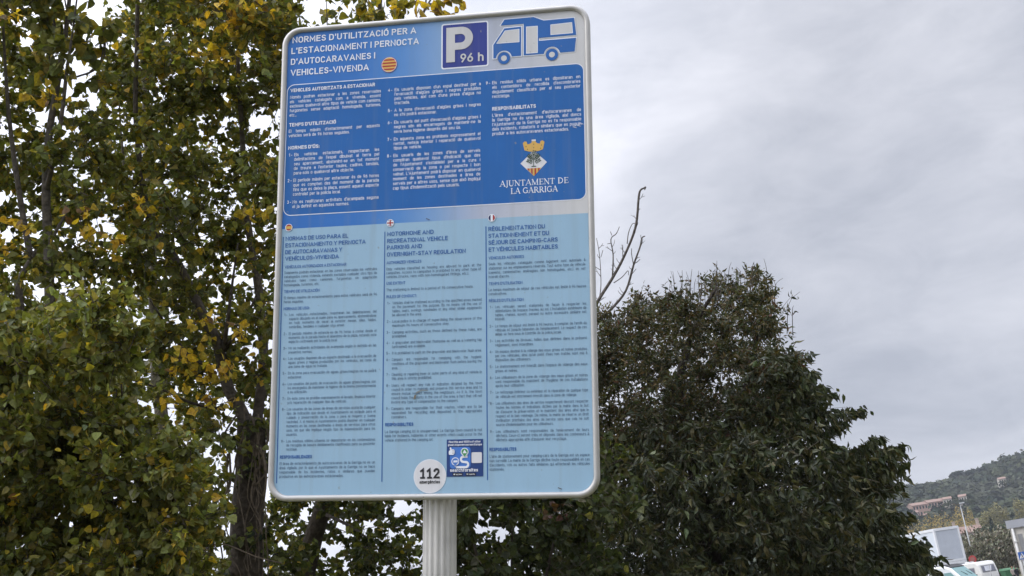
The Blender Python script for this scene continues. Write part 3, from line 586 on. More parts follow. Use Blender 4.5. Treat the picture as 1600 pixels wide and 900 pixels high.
# serif capitals for the town council's name: stroke skeletons with thick and thin strokes and slab ends
arc12 = lambda cx, cy, rx, ry, a0, a1, n=12: arc(cx, cy, rx, ry, a0, a1, n)
T_, t_n = 0.15, 0.065
S_ = lambda x, y, w=0.32: ([(x - w/2, y), (x + w/2, y)], 0.055)
SERIF = {
 'A': (0.98, [([(0.12, 0), (0.5, 1.0)], t_n), ([(0.5, 1.0), (0.86, 0)], T_), ([(0.25, 0.34), (0.73, 0.34)], t_n), S_(0.12, 0.02), S_(0.87, 0.02)]),
 'J': (0.46, [([(0.28, 1.0), (0.28, 0.02)] + arc(0.1, 0.0, 0.18, 0.2, 0, -80, 5), 0.13), S_(0.28, 0.98)]),
 'U': (0.98, [([(0.22, 1.0), (0.22, 0.3)] + arc(0.5, 0.3, 0.28, 0.28, 180, 300, 8), T_), ([(0.63, 0.06), (0.76, 0.2), (0.8, 0.34), (0.8, 1.0)], t_n), S_(0.22, 0.98), S_(0.8, 0.98, 0.28)]),
 'N': (1.0, [([(0.2, 0), (0.2, 1.0)], t_n), ([(0.16, 1.0), (0.82, 0.0)], T_), ([(0.82, 0), (0.82, 1.0)], t_n), S_(0.2, 0.02, 0.28), S_(0.82, 0.98, 0.28), S_(0.12, 0.98, 0.2)]),
 'T': (0.84, [([(0.42, 0), (0.42, 1.0)], T_), ([(0.05, 0.96), (0.79, 0.96)], 0.075), ([(0.05, 0.97), (0.05, 0.78)], 0.06), ([(0.79, 0.97), (0.79, 0.78)], 0.06), S_(0.42, 0.02)]),
 'M': (1.22, [([(0.2, 0), (0.2, 1.0)], t_n), ([(0.2, 1.0), (0.6, 0.05)], T_), ([(0.6, 0.05), (1.0, 1.0)], t_n), ([(1.0, 1.0), (1.0, 0)], T_), S_(0.2, 0.02, 0.28), S_(1.0, 0.02), S_(0.15, 0.98, 0.2), S_(1.05, 0.98, 0.2)]),
 'E': (0.80, [([(0.22, 0), (0.22, 1.0)], T_), ([(0.1, 0.97), (0.72, 0.97)], 0.07), ([(0.22, 0.52), (0.58, 0.52)], 0.07), ([(0.1, 0.03), (0.74, 0.03)], 0.07), ([(0.72, 1.0), (0.72, 0.8)], 0.05), ([(0.74, 0.0), (0.76, 0.22)], 0.05), ([(0.58, 0.42), (0.58, 0.62)], 0.05)]),
 'D': (1.0, [([(0.22, 0), (0.22, 1.0)], T_), ([(0.1, 0.97), (0.4, 0.97)], 0.07), ([(0.1, 0.03), (0.4, 0.03)], 0.07), (arc(0.38, 0.5, 0.47, 0.47, 90, -90, 14), 0.12)]),
 'L': (0.80, [([(0.22, 0), (0.22, 1.0)], T_), ([(0.08, 0.03), (0.74, 0.03)], 0.07), ([(0.74, 0.0), (0.76, 0.24)], 0.05), S_(0.22, 0.98)]),
 'G': (1.0, [(arc(0.52, 0.5, 0.42, 0.47, 50, 310, 18), 0.12), ([(0.82, 0.46), (0.82, 0.12)], T_), S_(0.82, 0.46), ([(0.82, 0.98), (0.82, 0.76)], 0.05)]),
 'R': (0.94, [([(0.22, 0), (0.22, 1.0)], T_), ([(0.1, 0.97), (0.42, 0.97)], 0.07), (arc(0.42, 0.73, 0.26, 0.24, 90, -90, 9), 0.11), ([(0.22, 0.49), (0.42, 0.49)], 0.06), ([(0.46, 0.48), (0.86, 0.0)], T_), S_(0.22, 0.02), S_(0.87, 0.02, 0.2)]),
 'I': (0.46, [([(0.23, 0), (0.23, 1.0)], T_), S_(0.23, 0.02), S_(0.23, 0.98)]), ' ': (0.42, [])}
mb = MB()
for e in TEXT:
    if e[0] != 'serif': continue
    x0, x1, y, s = e[1], e[2], e[3][0], e[4][0]
    tot = sum(SERIF[c][0] for c in s); k = (x1 - x0)/tot; H_ = 21.0; x = x0; q = 0
    for c in s:
        for pts, w in SERIF[c][1]:
            for quad in stroke([(x + px*k, y + py*H_) for px, py in pts], w*H_):
                mb.sheet(sp(quad), Z0 + 2.2*DZ + q*0.000005); q += 1
        x += SERIF[c][0]*k
mb.build('council_name', I_WHITE, nb)

# parking square
ZP = Z0 + DZ
sq = layer('parking_symbol', sign, [(rrect(34.5, 1585.5, 216.5, 1766.5, 9, 6), I_WHITE), (rrect(39.5, 1590.5, 211.5, 1761.5, 6, 6), I_NAVY)], ZP)
Pl = [(53.8, 1611), (53.8, 1749.5), (110, 1749.5)]
mb = MB()
o_ = [(54, 1749.5)] + [(112, 1749.5)] + arc(112, 1704.3, 45.2, 45.2, 80, -90, 16) + [(87.4, 1659.1), (54, 1659.1)]
i_ = [(87.4, 1721)] + [(108, 1721)] + arc(110, 1703.8, 17.3, 17.2, 80, -90, 16) + [(87.4, 1686.6), (87.4, 1686.6)]
# P outline cut in strips: stem, then the bowl between its two outlines
mb.sheet(sp([(54, 1611), (87.4, 1611), (87.4, 1749.5), (54, 1749.5)]), ZP + 3*DZ)
ob = [(87.4, 1749.5)] + arc(112, 1704.3, 45.2, 45.2, 90, -90, 18) + [(87.4, 1659.1)]
ib = [(87.4, 1721)] + arc(110, 1703.8, 17.3, 17.2, 90, -90, 18) + [(87.4, 1686.6)]
for i in range(len(ob) - 1): mb.sheet(sp([ob[i], ib[i], ib[i+1], ob[i+1]]), ZP + 3*DZ)
put(mb, '96', 108.5, 1607.2, 34.5, 49.5/(width('96', 0.165, 0.02)*34.5), 0.165, 0.02, ZP + 3*DZ); put(mb, 'h', 176.5, 1607.2, 34, 1.08, 0.17, 0.0, ZP + 3*DZ)
mb.build('lettering', I_GREY, sq)

# motorhome pictogram
up = [(263, 1741.3), (278.3, 1764), (389.6, 1765), (427.8, 1748), (542.6, 1749.2), (549.4, 1681.2), (351.4, 1680), (352, 1741.3)]
lowb = [(351.4, 1680), (408.8, 1680.5), (408.8, 1669), (548.4, 1669.6), (542.2, 1616.6), (487.6, 1616.3)] + arc(457.2, 1611.5, 30.5, 30.5, 10, 170, 10) + [(426.6, 1616), (350.8, 1616)]
cab = [(235.2, 1666.2), (278.1, 1729), (341.7, 1730.8), (340.8, 1615.5), (305.4, 1615.4)] + arc(275.6, 1610.8, 30, 30, 8, 172, 10) + [(245.8, 1612.6), (235.2, 1613)]
items = []
for poly in (up, lowb, cab):
    for qd in stroke(poly, 6.5, True): items.append((qd, I_WHITE))
motor = layer('motorhome_symbol', sign, items + [(up, I_VAN), (lowb, I_VAN), (cab, I_VAN)], ZP)
ztop = ZP + 0.00003*(len(items) + 6)
wins = [[(454.4, 1728.4), (533.5, 1731), (536.3, 1690), (454.2, 1689.2)], [(362, 1727.8), (404.1, 1727.6), (402.9, 1623.1), (361, 1623.1)], [(248.4, 1671.5), (280.5, 1719), (334.3, 1721.2), (334, 1670.8)]]
layer('symbol_windows', motor, [(w_, I_GREY) for w_ in wins] + [(q_, I_WHITE) for w_ in wins for q_ in stroke(w_, 2.2, True)], ztop)
for cx in (457.2, 275.6):
    layer('symbol_wheel', motor, [(circle(cx, 1611, 23.2), I_VAN), (circle(cx, 1611, 11), I_GREY)], ztop)

# flags
def disc_clip(cx, cy, r, y0, y1, n=10):
    y0, y1 = max(-r, y0), min(r, y1)
    a0, a1 = math.asin(y0/r), math.asin(y1/r)
    rt = [(cx + r*math.cos(a0 + (a1-a0)*i/n), cy + r*math.sin(a0 + (a1-a0)*i/n)) for i in range(n+1)]
    return rt + [(2*cx - x, y) for x, y in rt[::-1]]
ZF = Z0 + 3.5*DZ
cx, cy, r = -169.1, 1620.5, 28.0
layer('catalan_flag', sign, [(circle(cx, cy, 31), I_RED), (circle(cx, cy, 29.5), I_WHITE), (circle(cx, cy, r), I_GOLD)] + [(disc_clip(cx, cy, r, yy - 3.1, yy + 3.1), I_RED) for yy in (18.6, 6.2, -6.2, -18.6)], ZF)
cx, cy, r = -550.8, 1005.5, 12
layer('spanish_flag', sign, [(circle(cx, cy, 14.2), I_WHITE), (circle(cx, cy, r), I_GOLD), (disc_clip(cx, cy, r, 5, r), I_SFRED), (disc_clip(cx, cy, r, -r, -5.6), I_SFRED)], ZF)
cx, cy, r = -156.3, 1002.3, 12
layer('british_flag', sign, [(circle(cx, cy, 14), I_WHITE), (circle(cx, cy, r), I_FLAGNAVY)] + [(qd, I_WHITE) for a in (33, 147) for qd in stroke([(cx - 11*math.cos(R(a)), cy - 11*math.sin(R(a))), (cx + 11*math.cos(R(a)), cy + 11*math.sin(R(a)))], 4.6)]
      + [(disc_clip(cx, cy, r, -4.6, 4.6), I_WHITE), ([(cx-4.6, cy-11.5), (cx+4.6, cy-11.5), (cx+4.6, cy+11.5), (cx-4.6, cy+11.5)], I_WHITE), (disc_clip(cx, cy, r, -2.6, 2.6), I_SFRED), ([(cx-2.6, cy-11.7), (cx+2.6, cy-11.7), (cx+2.6, cy+11.7), (cx-2.6, cy+11.7)], I_SFRED)], ZF)
cx, cy, r = 226.5, 1001.4, 12
def turn(poly): return [(cx + (y - cy), cy + (x - cx)) for x, y in poly][::-1]
layer('french_flag', sign, [(circle(cx, cy, 14), I_WHITE), (turn(disc_clip(cx, cy, r, -r, -4)), I_FLAGNAVY), (turn(disc_clip(cx, cy, r, 4, r)), I_SFRED)], ZF)

# column rules
layer('column_rules', lp, [([(x0-1.9, 971), (x0+1.9, 971), (x1+1.9, 64), (x1-1.9, 64)][::-1], I_DEEP) for x0, x1 in ((-572, -567.5), (-176.8, -174.6), (204.6, 207.6))], Z0 + DZ)

# coat of arms: mural crown over a lozenge with a bush and red and gold bars
ZC = Z0 + 2*DZ; cx = 384
crest = layer('coat_of_arms', nb, [([(334.5, 1199.5), (384, 1149.5), (432.8, 1199.5), (384, 1246.5)], I_STICK), ([(356, 1179.4), (384, 1149.5), (412.5, 1179.4)], I_GOLD)]
      + [([(x0, 1179.4), (x0, max(1149.6, 1179.4 - (x0-356)*1.05 if x0 < cx else 1179.4-(412.5-x0)*1.05)), (x0+6, max(1149.6, 1179.4 - (x0+6-356)*1.05 if x0+6 < cx else 1179.4-(412.5-x0-6)*1.05)), (x0+6, 1179.4)], I_RED) for x0 in (361, 373.5, 386.5, 399.5)], ZC)
layer('crown_emblem', crest, [([(344, 1276), (350, 1249), (366, 1243.5), (384, 1241.5), (403, 1243.5), (418.5, 1249), (424.8, 1277), (417, 1283), (409.5, 1280), (408, 1271), (398, 1273), (392, 1278), (392.5, 1288), (377, 1288), (377.5, 1278), (371, 1273), (361, 1271), (358.5, 1281), (351, 1283)], I_GOLD)]
      + [(circle(x, y, 1.9, 8), I_BLACK) for x, y in ((384.5, 1270), (384.5, 1257), (356, 1263), (413, 1265), (361, 1252), (410, 1253))]
      + [([(377, 1282), (392.5, 1282), (392.5, 1288), (377, 1288)], I_STICK)], ZC)
items = [(qd, I_GREEN) for qd in stroke([(384, 1186), (383.5, 1208), (384.5, 1232)], 2.6)] + [([(374, 1184), (394, 1184), (391, 1188), (377, 1188)], I_GREEN)]
rs = random.Random(5)
for bx, by, a in ((384, 1196, 30), (384, 1196, 150), (384, 1204, 50), (384, 1204, 130), (384, 1212, 40), (384, 1212, 140), (384, 1220, 60), (384, 1220, 120), (384, 1228, 80)):
    for dd in (7, 13, 19, 24):
        if dd > 18 and by > 1215: continue
        for s_ in (-1, 1):
            lx_, ly_ = bx + dd*math.cos(R(a)), by + dd*math.sin(R(a)); aa = R(a + s_*48)
            ex, ey = lx_ + 8.5*math.cos(aa), ly_ + 8.5*math.sin(aa); nx_, ny_ = -math.sin(aa)*2.4, math.cos(aa)*2.4
            items.append(([(lx_, ly_), ((lx_+ex)/2 - nx_, (ly_+ey)/2 - ny_), (ex, ey), ((lx_+ex)/2 + nx_, (ly_+ey)/2 + ny_)], I_GREEN))
layer('bush_emblem', crest, [(p_, i_k) for p_, i_k in items], ZC + 0.0005)

# round emergency sticker
st = layer('emergency_sticker', sign, [(circle(0.6, 81, 59, 40), I_WHITE), (circle(0.6, 81, 57, 40), I_STICK)], Z0 + 2*DZ)
mb = MB(); put(mb, '112', -35, 72.6, 36, 71.5/(width('112', 0.2, 0.16)*36), 0.2, 0.16, Z0 + 4*DZ)
for x0 in (-25.5, -0.5): mb.sheet(sp([(x0-9, 72.6), (x0+9, 72.6), (x0+9, 78.6), (x0-9, 78.6)]), Z0 + 4.3*DZ)
put(mb, 'emergències', -36.5, 55.6, 11.5, 73.5/(width('emergències', 0.2, 0.03)*11.5), 0.2, 0.03, Z0 + 4*DZ)
mb.build('lettering', I_BLACK, st)

# square directory sticker
app = layer('directory_sticker', sign, [([(61.2, 77.8), (192.5, 77.8), (192.5, 206.8), (61.2, 206.8)], I_APP), (rrect(73, 106, 147, 180, 10), I_APPB)], Z0 + 2*DZ)
ZA = Z0 + 4*DZ
road = arc(128, 137, 10, 9, 85, 265, 8)
road = [(134, 146.5)] + arc(122, 137.5, 9, 9, 80, 265, 8) + [(130, 127.5)] + arc(130, 119, 8.8, 8.8, 85, -90, 8) + [(98, 110.2)]
layer('road_emblem', app, [(qd, I_WHITE) for qd in stroke(road, 7.6)], ZA)
layer('map_pin', app, [([(115, 165), (126.5, 143), (138, 165)], I_WHITE), (circle(126.5, 163, 14, 20), I_WHITE), (circle(126.5, 163, 11.3, 20), I_APPG), ([(117.5, 158), (126.5, 145.5), (135.5, 158)], I_APPG), ([(119, 158), (126, 171), (134.5, 158)], I_WHITE)], ZA + 0.002)
layer('map_pin', app, [([(81, 133), (93, 110), (105, 133)], I_WHITE), (circle(93, 130.5, 14, 20), I_WHITE), (circle(93, 130.5, 11.3, 20), I_APPB), ([(84, 125.5), (93, 112.8), (102, 125.5)], I_APPB), ([(85.5, 127), (101.5, 127), (101.5, 134), (87, 134)], I_WHITE)], ZA + 0.002)
hand = [(69, 160), (70, 153.5), (85, 153), (90, 157), (90.5, 168), (87, 172), (79, 172.5), (78, 179), (74, 180), (72.3, 176), (74.3, 170), (69.5, 167)]
layer('thumb_emblem', app, [(hand, I_WHITE)] + [(qd, I_BLACK) for y in (158, 163, 168) for qd in stroke([(82, y), (90, y - 0.6)], 1.0)], ZA + 0.001)
layer('blank_label', app, [(rrect(151, 124, 188, 161, 4), I_STICK)], ZA)
mb = MB()
def fit(s, x0, x1, y, cap, wt): put(mb, s, x0, y, cap, (x1-x0)/(width(s, wt, 0.02)*cap), wt, 0.02, ZA + 0.0006)
fit("Find this and 1000's of other", 69, 184, 194.5, 7.4, 0.19); fit('great stopovers across Europe', 66, 188, 184.5, 7.4, 0.19); fit('searchforsites', 74, 174, 94.5, 11.5, 0.18)
mb.build('lettering', I_WHITE, app)
for x0, s in ((83, 'App Store'), (130, 'Google Play')):
    bd = layer('store_badge', app, [(rrect(x0, 81, x0 + 36, 91, 2), I_BLACK)], ZA)
    mb = MB(); fit(s, x0 + 11, x0 + 33, 83.5, 4.4, 0.16); mb.sheet(sp([(x0+4, 83), (x0+8.5, 86), (x0+4, 89)] if 'G' in s else circle(x0+6, 86, 2.6, 10)), ZA + 0.0006)
    mb.build('lettering', I_WHITE, bd)

# dried droppings and scratches, each a small mark on the print
marks = [([(-52, 371), (-30, 381), (-8, 381), (-9, 384), (-31, 385), (-53, 376)], (0.22, 0.245, 0.25)), ([(-62, 352), (-58, 366), (-50, 368), (-54, 352)], (0.19, 0.175, 0.14))]
M_DIRT = col_mat('dirt', 0.9, 0.1)
marks += [([(x, y), (x+14, y-5), (x+15, y-3), (x+1, y+3)], (0.11, 0.11, 0.12) if y < 1200 else (0.5, 0.55, 0.65)) for x, y in ((455, 34), (-20, 1010), (545, 1330), (530, 1325), (556, 1337))]
for poly, c in marks:
    mb = MB(); mb.sheet(sp(poly), Z0 + 6*DZ, c); mb.build('dirt_mark', M_DIRT, sign)
# ------------------------------------------------------------------ vegetation
def norm(a): return a / np.maximum(np.linalg.norm(a, axis=-1, keepdims=True), 1e-9)
POPLAR_LEAF = (np.array([(0,0,0), (.30,.03,.05), (.47,.22,.09), (.38,.52,.07), (.14,.83,-.02), (0,1,-.10), (-.14,.83,-.02), (-.38,.52,.07), (-.47,.22,.09), (-.30,.03,.05), (0,.22,-.03), (0,.55,-.03)], np.float32),
               [(0,1,2,10), (10,2,3,11), (11,3,4,5), (0,10,8,9), (10,11,7,8), (11,5,6,7)])
LANCE_LEAF = (np.array([(0,0,0), (.19,.28,.05), (.17,.55,.0), (0,1,-.30), (-.17,.55,.0), (-.19,.28,.05), (0,.45,-.04)], np.float32),
              [(0,1,2,6), (6,2,3), (0,6,4,5), (6,3,4)])
QUAD_LEAF = (np.array([(0,0,0), (.42,.45,.06), (0,1,-.05), (-.42,.45,.06)], np.float32), [(0,1,2,3)])
def add_leaves(mb, shape, P, T, Nn, size, colr, mat=0):
    T = norm(T); B = norm(np.cross(T, Nn)); Nn = np.cross(B, T)
    t, faces = shape; k = len(t); n = len(P)
    V = P[:, None] + size[:, None, None] * (t[None, :, 0:1]*B[:, None] + t[None, :, 1:2]*T[:, None] + t[None, :, 2:3]*Nn[:, None])
    off = (np.arange(n)*k)[:, None]; base = mb.n
    mb.V.append(V.reshape(-1, 3).astype(np.float32)); mb.C.append(np.repeat(colr, k, 0).astype(np.float32)); mb.n += n*k
    for L_ in (3, 4):
        fs = [f for f in faces if len(f) == L_]
        if fs:
            F = (off[:, :, None] + np.array(fs)[None]).reshape(-1, L_) + base
            mb.F.append(F); mb.M.append(np.full(len(F), mat, np.int32)); mb.S.append(np.zeros(len(F), bool))
def add_twigs(mb, A, Bp, r, colr, mat=1):
    """three-sided bent sticks from A to B"""
    D = norm(Bp - A); X_ = norm(np.cross(D, np.array([0.3, 0.2, 0.9]))); Y_ = np.cross(D, X_)
    n = len(A); V = np.zeros((n, 6, 3), np.float32)
    for k in range(3):
        a = 2*PI*k/3; o = X_*math.cos(a) + Y_*math.sin(a)
        V[:, k] = A + o*r[:, None]; V[:, 3+k] = Bp + o*r[:, None]*0.35
    base = mb.n; off = (np.arange(n)*6)[:, None, None] + base
    F = (off + np.array([(0,1,4,3), (1,2,5,4), (2,0,3,5)])[None]).reshape(-1, 4)
    mb.V.append(V.reshape(-1, 3)); mb.C.append(np.tile(np.array(colr, np.float32), (n*6, 1))); mb.n += n*6
    mb.F.append(F); mb.M.append(np.full(len(F), mat, np.int32)); mb.S.append(np.ones(len(F), bool))
def pick(rng, pal, n):
    w = np.array([p[0] for p in pal], float); w /= w.sum()
    k = rng.choice(len(pal), n, p=w); c = np.array([p[1] for p in pal], float)[k]
    return np.clip(c * rng.uniform(0.72, 1.3, (n, 1)) * rng.uniform(0.92, 1.08, (n, 3)), 0, 1)
def clump(mb, rng, c, r, ntw, nlf, shape, size, pal, up=0.25, droop=0.5, twig_r=0.004, tlen=(0.55, 1.0), spread=0.55, bark=(0.09, 0.075, 0.055)):
    """a spray of twigs round c (radius r, metres), nlf leaves strung along each"""
    c = np.array(c, float)
    A = c + norm(rng.normal(size=(ntw, 3))) * (r * 0.5 * rng.uniform(0, 1, (ntw, 1)))
    D = norm(rng.normal(size=(ntw, 3)) * np.array([1, 1, 0.8]) + np.array([0, 0, up*2]))
    ln = r * rng.uniform(*tlen, (ntw, 1)); E_ = A + D*ln; E_[:, 2] -= droop*0.18*ln[:, 0]
    if twig_r: add_twigs(mb, A, E_, np.full(ntw, twig_r)*rng.uniform(0.6, 1.4, ntw), bark)
    s = rng.uniform(0.12, 1.05, (ntw, nlf)); s[:, 0] = 1.0
    Q = (A[:, None] + (E_ - A)[:, None]*s[..., None]).reshape(-1, 3)
    n = len(Q); Dr = np.repeat(D, nlf, 0)
    T = Dr*spread + rng.normal(size=(n, 3))*0.6; T[:, 2] -= droop
    Nn = rng.normal(size=(n, 3)) + np.array([0, 0, 0.25])
    Q = Q + norm(T)*size*0.3*rng.uniform(0, 1, (n, 1))
    # leaves on one spray come in families of colour
    col_c = pick(rng, pal, n) * rng.uniform(0.82, 1.18)
    add_leaves(mb, shape, Q, T, Nn, size*rng.uniform(0.5, 1.3, n), np.clip(col_c, 0, 1))
def inside(poly, x, y):
    c = False; j = len(poly) - 1
    for i in range(len(poly)):
        (xi, yi), (xj, yj) = poly[i], poly[j]
        if (yi > y) != (yj > y) and x < (xj-xi)*(y-yi)/(yj-yi) + xi: c = not c
        j = i
    return c
def spots(rng, poly, step, d0, d1, gaps=(), keep=1.0):
    """jittered clump centres filling an outline of the crown over a depth range; gaps = open places in the crown"""
    x0 = min(p[0] for p in poly); x1 = max(p[0] for p in poly); y0 = min(p[1] for p in poly); y1 = max(p[1] for p in poly); o = []
    y = y0
    while y < y1:
        x = x0
        while x < x1:
            px, py = x + rng.uniform(0, step), y + rng.uniform(0, step)
            if rng.random() < keep and inside(poly, px, py) and not any(((px-gx)/gr)**2 + ((py-gy)/gh)**2 < 1 for gx, gy, gr, gh in gaps):
                o.append(at(px, py, rng.uniform(d0, d1)))
            x += step
        y += step
    return o
def limb(mb, pts, w0, w1, color=(0.085, 0.072, 0.055), seg=7, jit=0.0, rng=None):
    """pts = (pixel x, pixel y, depth); w0, w1 = radius at the ends (m)"""
    P = [at(*p) for p in pts]; n = len(P); Q = []
    for i in range(n - 1):                                   # Catmull-Rom
        p0, p1, p2, p3 = P[max(i-1, 0)], P[i], P[i+1], P[min(i+2, n-1)]
        for k in range(4):
            t = k/4; Q.append(0.5*((2*p1) + (p2-p0)*t + (2*p0-5*p1+4*p2-p3)*t*t + (-p0+3*p1-3*p2+p3)*t**3))
    Q.append(P[-1]); m_ = len(Q)
    mb.tube(Q, [w0 + (w1-w0)*i/(m_-1) for i in range(m_)], seg, color)
def foot(px, py, d, up=0.0):
    """point on the ground below a trunk seen at a pixel"""
    p = at(px, py, d); return Vector((p.x, p.y, gz(p.x, p.y) + up))
def trunk_down(mb, px, py, d, r, color, lean=(0.0, 0.0)):
    p = at(px, py, d); g0 = gz(p.x, p.y)
    pts = [Vector((p.x + lean[0]*k, p.y + lean[1]*k, g0 - 0.15 + (p.z - g0 + 0.15)*(1-k))) for k in (1, 0.85, 0.6, 0.3, 0)]
    mb.tube(pts, [r*1.55, r*1.25, r*1.1, r*1.03, r], 10, color)
def tree_root(name, px, py, d, label, cat, group=None):
    return tag(empty(name, foot(px, py, d)), label, cat, group)
def attach(o, root):
    o.parent = root; o.matrix_parent_inverse = Matrix.Translation(root.location).inverted(); return o

G_MID = (0.142, 0.155, 0.038); G_DK = (0.100, 0.116, 0.034); G_OL = (0.195, 0.175, 0.040); G_LT = (0.20, 0.22, 0.07); G_SIL = (0.27, 0.30, 0.19); Y1 = (0.50, 0.345, 0.04); Y2 = (0.40, 0.31, 0.045); BR = (0.14, 0.085, 0.03)
PAL_POP = [(5, G_MID), (4, G_DK), (3, G_OL), (1.2, G_LT), (0.7, Y2), (0.35, Y1), (0.3, G_SIL)]
PAL_TOP = [(4, G_MID), (3, G_DK), (4, G_OL), (1.5, Y2), (1.0, Y1), (1, G_LT)]
PAL_FRONT = [(5, G_MID), (3, G_DK), (3, G_OL), (1.6, G_LT), (0.5, G_SIL), (0.35, Y2), (0.2, Y1)]
PAL_YEL = [(5, Y1), (2.5, Y2), (0.6, BR)]
POP_BARK = (0.075, 0.062, 0.05)
GAPS_L = [(152, 40, 26, 50), (108, 85, 14, 40), (180, 25, 20, 50), (150, 120, 20, 30), (225, 580, 16, 26), (15, 440, 22, 26), (88, 470, 26, 18), (352, 190, 12, 12), (345, 655, 11, 14), (60, 235, 9, 22), (430, 770, 14, 46), (330, 780, 12, 24), (228, 510, 12, 14), (260, 420, 12, 10), (365, 480, 14, 12), (475, 22, 26, 20)]
rng = np.random.default_rng(11)

# -- poplar with the thick trunk, left of the sign
D0 = 10.0
ra = tree_root('poplar_tree', 384, 900, D0, 'poplar with a thick dark ivy hung trunk beside the left edge of the sign', 'tree', 'autumn poplars left of the sign')
m = MB()
trunk_down(m, 384, 900, D0, 0.150, POP_BARK, (0.06, 0.0))
limb(m, [(384,905,D0), (387,800,D0), (393,720,D0), (392,655,D0)], 0.150, 0.115, POP_BARK, 11)
limb(m, [(396,690,D0), (376,640,D0), (358,610,D0), (350,580,D0), (339,535,D0-.1), (320,497,D0-.2), (298,450,D0-.2), (276,408,D0-.2), (252,375,D0-.1), (233,345,D0), (222,280,D0), (212,180,D0), (214,60,D0), (216,-90,D0)], 0.060, 0.014, (0.10, 0.085, 0.07), 8)
limb(m, [(396,690,D0), (404,640,D0+.2), (412,560,D0+.3), (405,460,D0+.3), (385,330,D0+.3), (378,200,D0+.2), (372,100,D0), (374,-60,D0)], 0.055, 0.010, (0.10, 0.085, 0.07), 8)
limb(m, [(347,560,D0), (356,500,D0-.3), (362,450,D0-.4), (372,380,D0-.5)], 0.022, 0.006, (0.10, 0.085, 0.07), 6)
limb(m, [(350,545,D0), (372,518,D0-.3), (397,470,D0-.5), (410,430,D0-.6)], 0.018, 0.005, (0.10, 0.085, 0.07), 6)
limb(m, [(345,575,D0), (300,560,D0-.3), (262,510,D0-.5), (235,470,D0-.6)], 0.018, 0.005, (0.07, 0.06, 0.05), 6)
limb(m, [(350,640,D0), (300,630,D0-.4), (250,607,D0-.6), (190,590,D0-.8)], 0.016, 0.004, (0.06, 0.05, 0.04), 6)
limb(m, [(392,700,D0), (420,735,D0+.2), (460,760,D0+.4)], 0.035, 0.02, (0.06, 0.05, 0.04), 6)
attach(m.build('trunk', M_BARK), ra)
m = MB()
poly = [(165,-140), (480,-140), (470,250), (460,690), (300,700), (250,620), (225,450), (170,240), (165,90)]
for c in spots(rng, poly, 43, 9.2, 11.2, GAPS_L): clump(m, rng, c, rng.uniform(.24, .38), 16, 11, POPLAR_LEAF, 0.059, PAL_POP if c.z > 4.2 else PAL_POP)
for c in spots(rng, [(180,-60), (440,-60), (440,150), (180,140)], 52, 9.0, 11, GAPS_L): clump(m, rng, c, .28, 14, 10, POPLAR_LEAF, 0.060, PAL_TOP)
for x, y in ((335,15), (350,45), (400,8), (318,85), (345,95), (385,30), (320,510), (380,527), (280,565), (305,575), (342,570), (355,585), (275,622), (332,635), (392,345), (225,330), (372,20)):
    clump(m, rng, at(x, y, 9.0), .15, 5, 5, POPLAR_LEAF, 0.060, PAL_YEL)
attach(m.build('crown', [M_POPLAR, M_BARK]), ra)
# ivy stems hanging down the trunk
m = MB()
for k in range(15):
    x = rng.uniform(352, 418); y0 = rng.uniform(630, 720); ln = rng.uniform(90, 300); pts = []
    for j in range(6): pts.append((x + rng.normal()*7 + (x-386)*0.10*j*(0.3 if j > 2 else 1), y0 + ln*j/5, D0 - 0.19 + rng.uniform(-.03, .02)))
    limb(m, pts, rng.uniform(.006, .012), 0.004, (0.15, 0.12, 0.09), 5)
limb(m, [(392,690,D0-.15), (412,715,D0-.2), (416,750,D0-.2), (410,800,D0-.18)], 0.012, 0.006, (0.15, 0.12, 0.09), 5)
limb(m, [(300,885,D0-.3), (340,850,D0-.3), (400,870,D0-.3), (440,880,D0-.3)], 0.008, 0.005, (0.15, 0.12, 0.09), 5)
st_ = m.build('vine_stem', M_BARK)
m = MB()
for c in spots(rng, [(335,650), (430,650), (430,960), (335,960)], 30, D0-.3, D0+.1, (), 0.5): clump(m, rng, c, .13, 5, 5, POPLAR_LEAF, 0.06, [(4, G_DK), (2, (0.03,0.04,0.02)), (1, G_MID)], 0.0, 0.7)
rv = tag(empty('climbing_vine', foot(380, 900, D0 - 0.3)), 'leafy vine with bare hanging stems climbing the thick dark poplar trunk', 'vine')
attach(st_, rv); attach(m.build('foliage', [M_POPLAR, M_BARK]), rv)

# -- slimmer pale barked poplar further left
D1 = 11.5; PALEBARK = (0.24, 0.22, 0.19)
rb = tree_root('poplar_tree', 255, 760, D1, 'slim poplar with pale banded bark and a burl, left of the thick trunk', 'tree', 'autumn poplars left of the sign')
m = MB(); trunk_down(m, 258, 720, D1, 0.075, PALEBARK)
limb(m, [(258,725,D1), (254,670,D1), (249,615,D1), (243,560,D1), (240,480,D1), (238,380,D1), (232,260,D1), (226,150,D1), (224,20,D1), (222,-100,D1)], 0.075, 0.012, PALEBARK, 9)
p = at(250, 606, D1 - .02); m.tube([p + Vector((0, 0, -.09)), p + Vector((0, -.02, -.03)), p + Vector((0, -.02, .04)), p + Vector((0, 0, .1))], [.07, .115, .11, .06], 10, (0.16, 0.15, 0.10))
for a in ([(240,480,D1), (262,420,D1), (275,330,D1), (282,240,D1)], [(238,400,D1), (205,330,D1), (190,220,D1), (185,120,D1)], [(245,600,D1), (285,560,D1-.2), (320,520,D1-.3)]): limb(m, a, 0.022, 0.005, (0.14, 0.12, 0.10), 6)
attach(m.build('trunk', M_BARK), rb)
m = MB()
for c in spots(rng, [(160,-120), (320,-120), (330,400), (300,640), (270,900), (330,960), (430,960), (420,820), (290,700), (200,560), (160,230)], 49, 11, 13, GAPS_L): clump(m, rng, c, rng.uniform(.28, .42), 17, 11, POPLAR_LEAF, 0.059, PAL_POP)
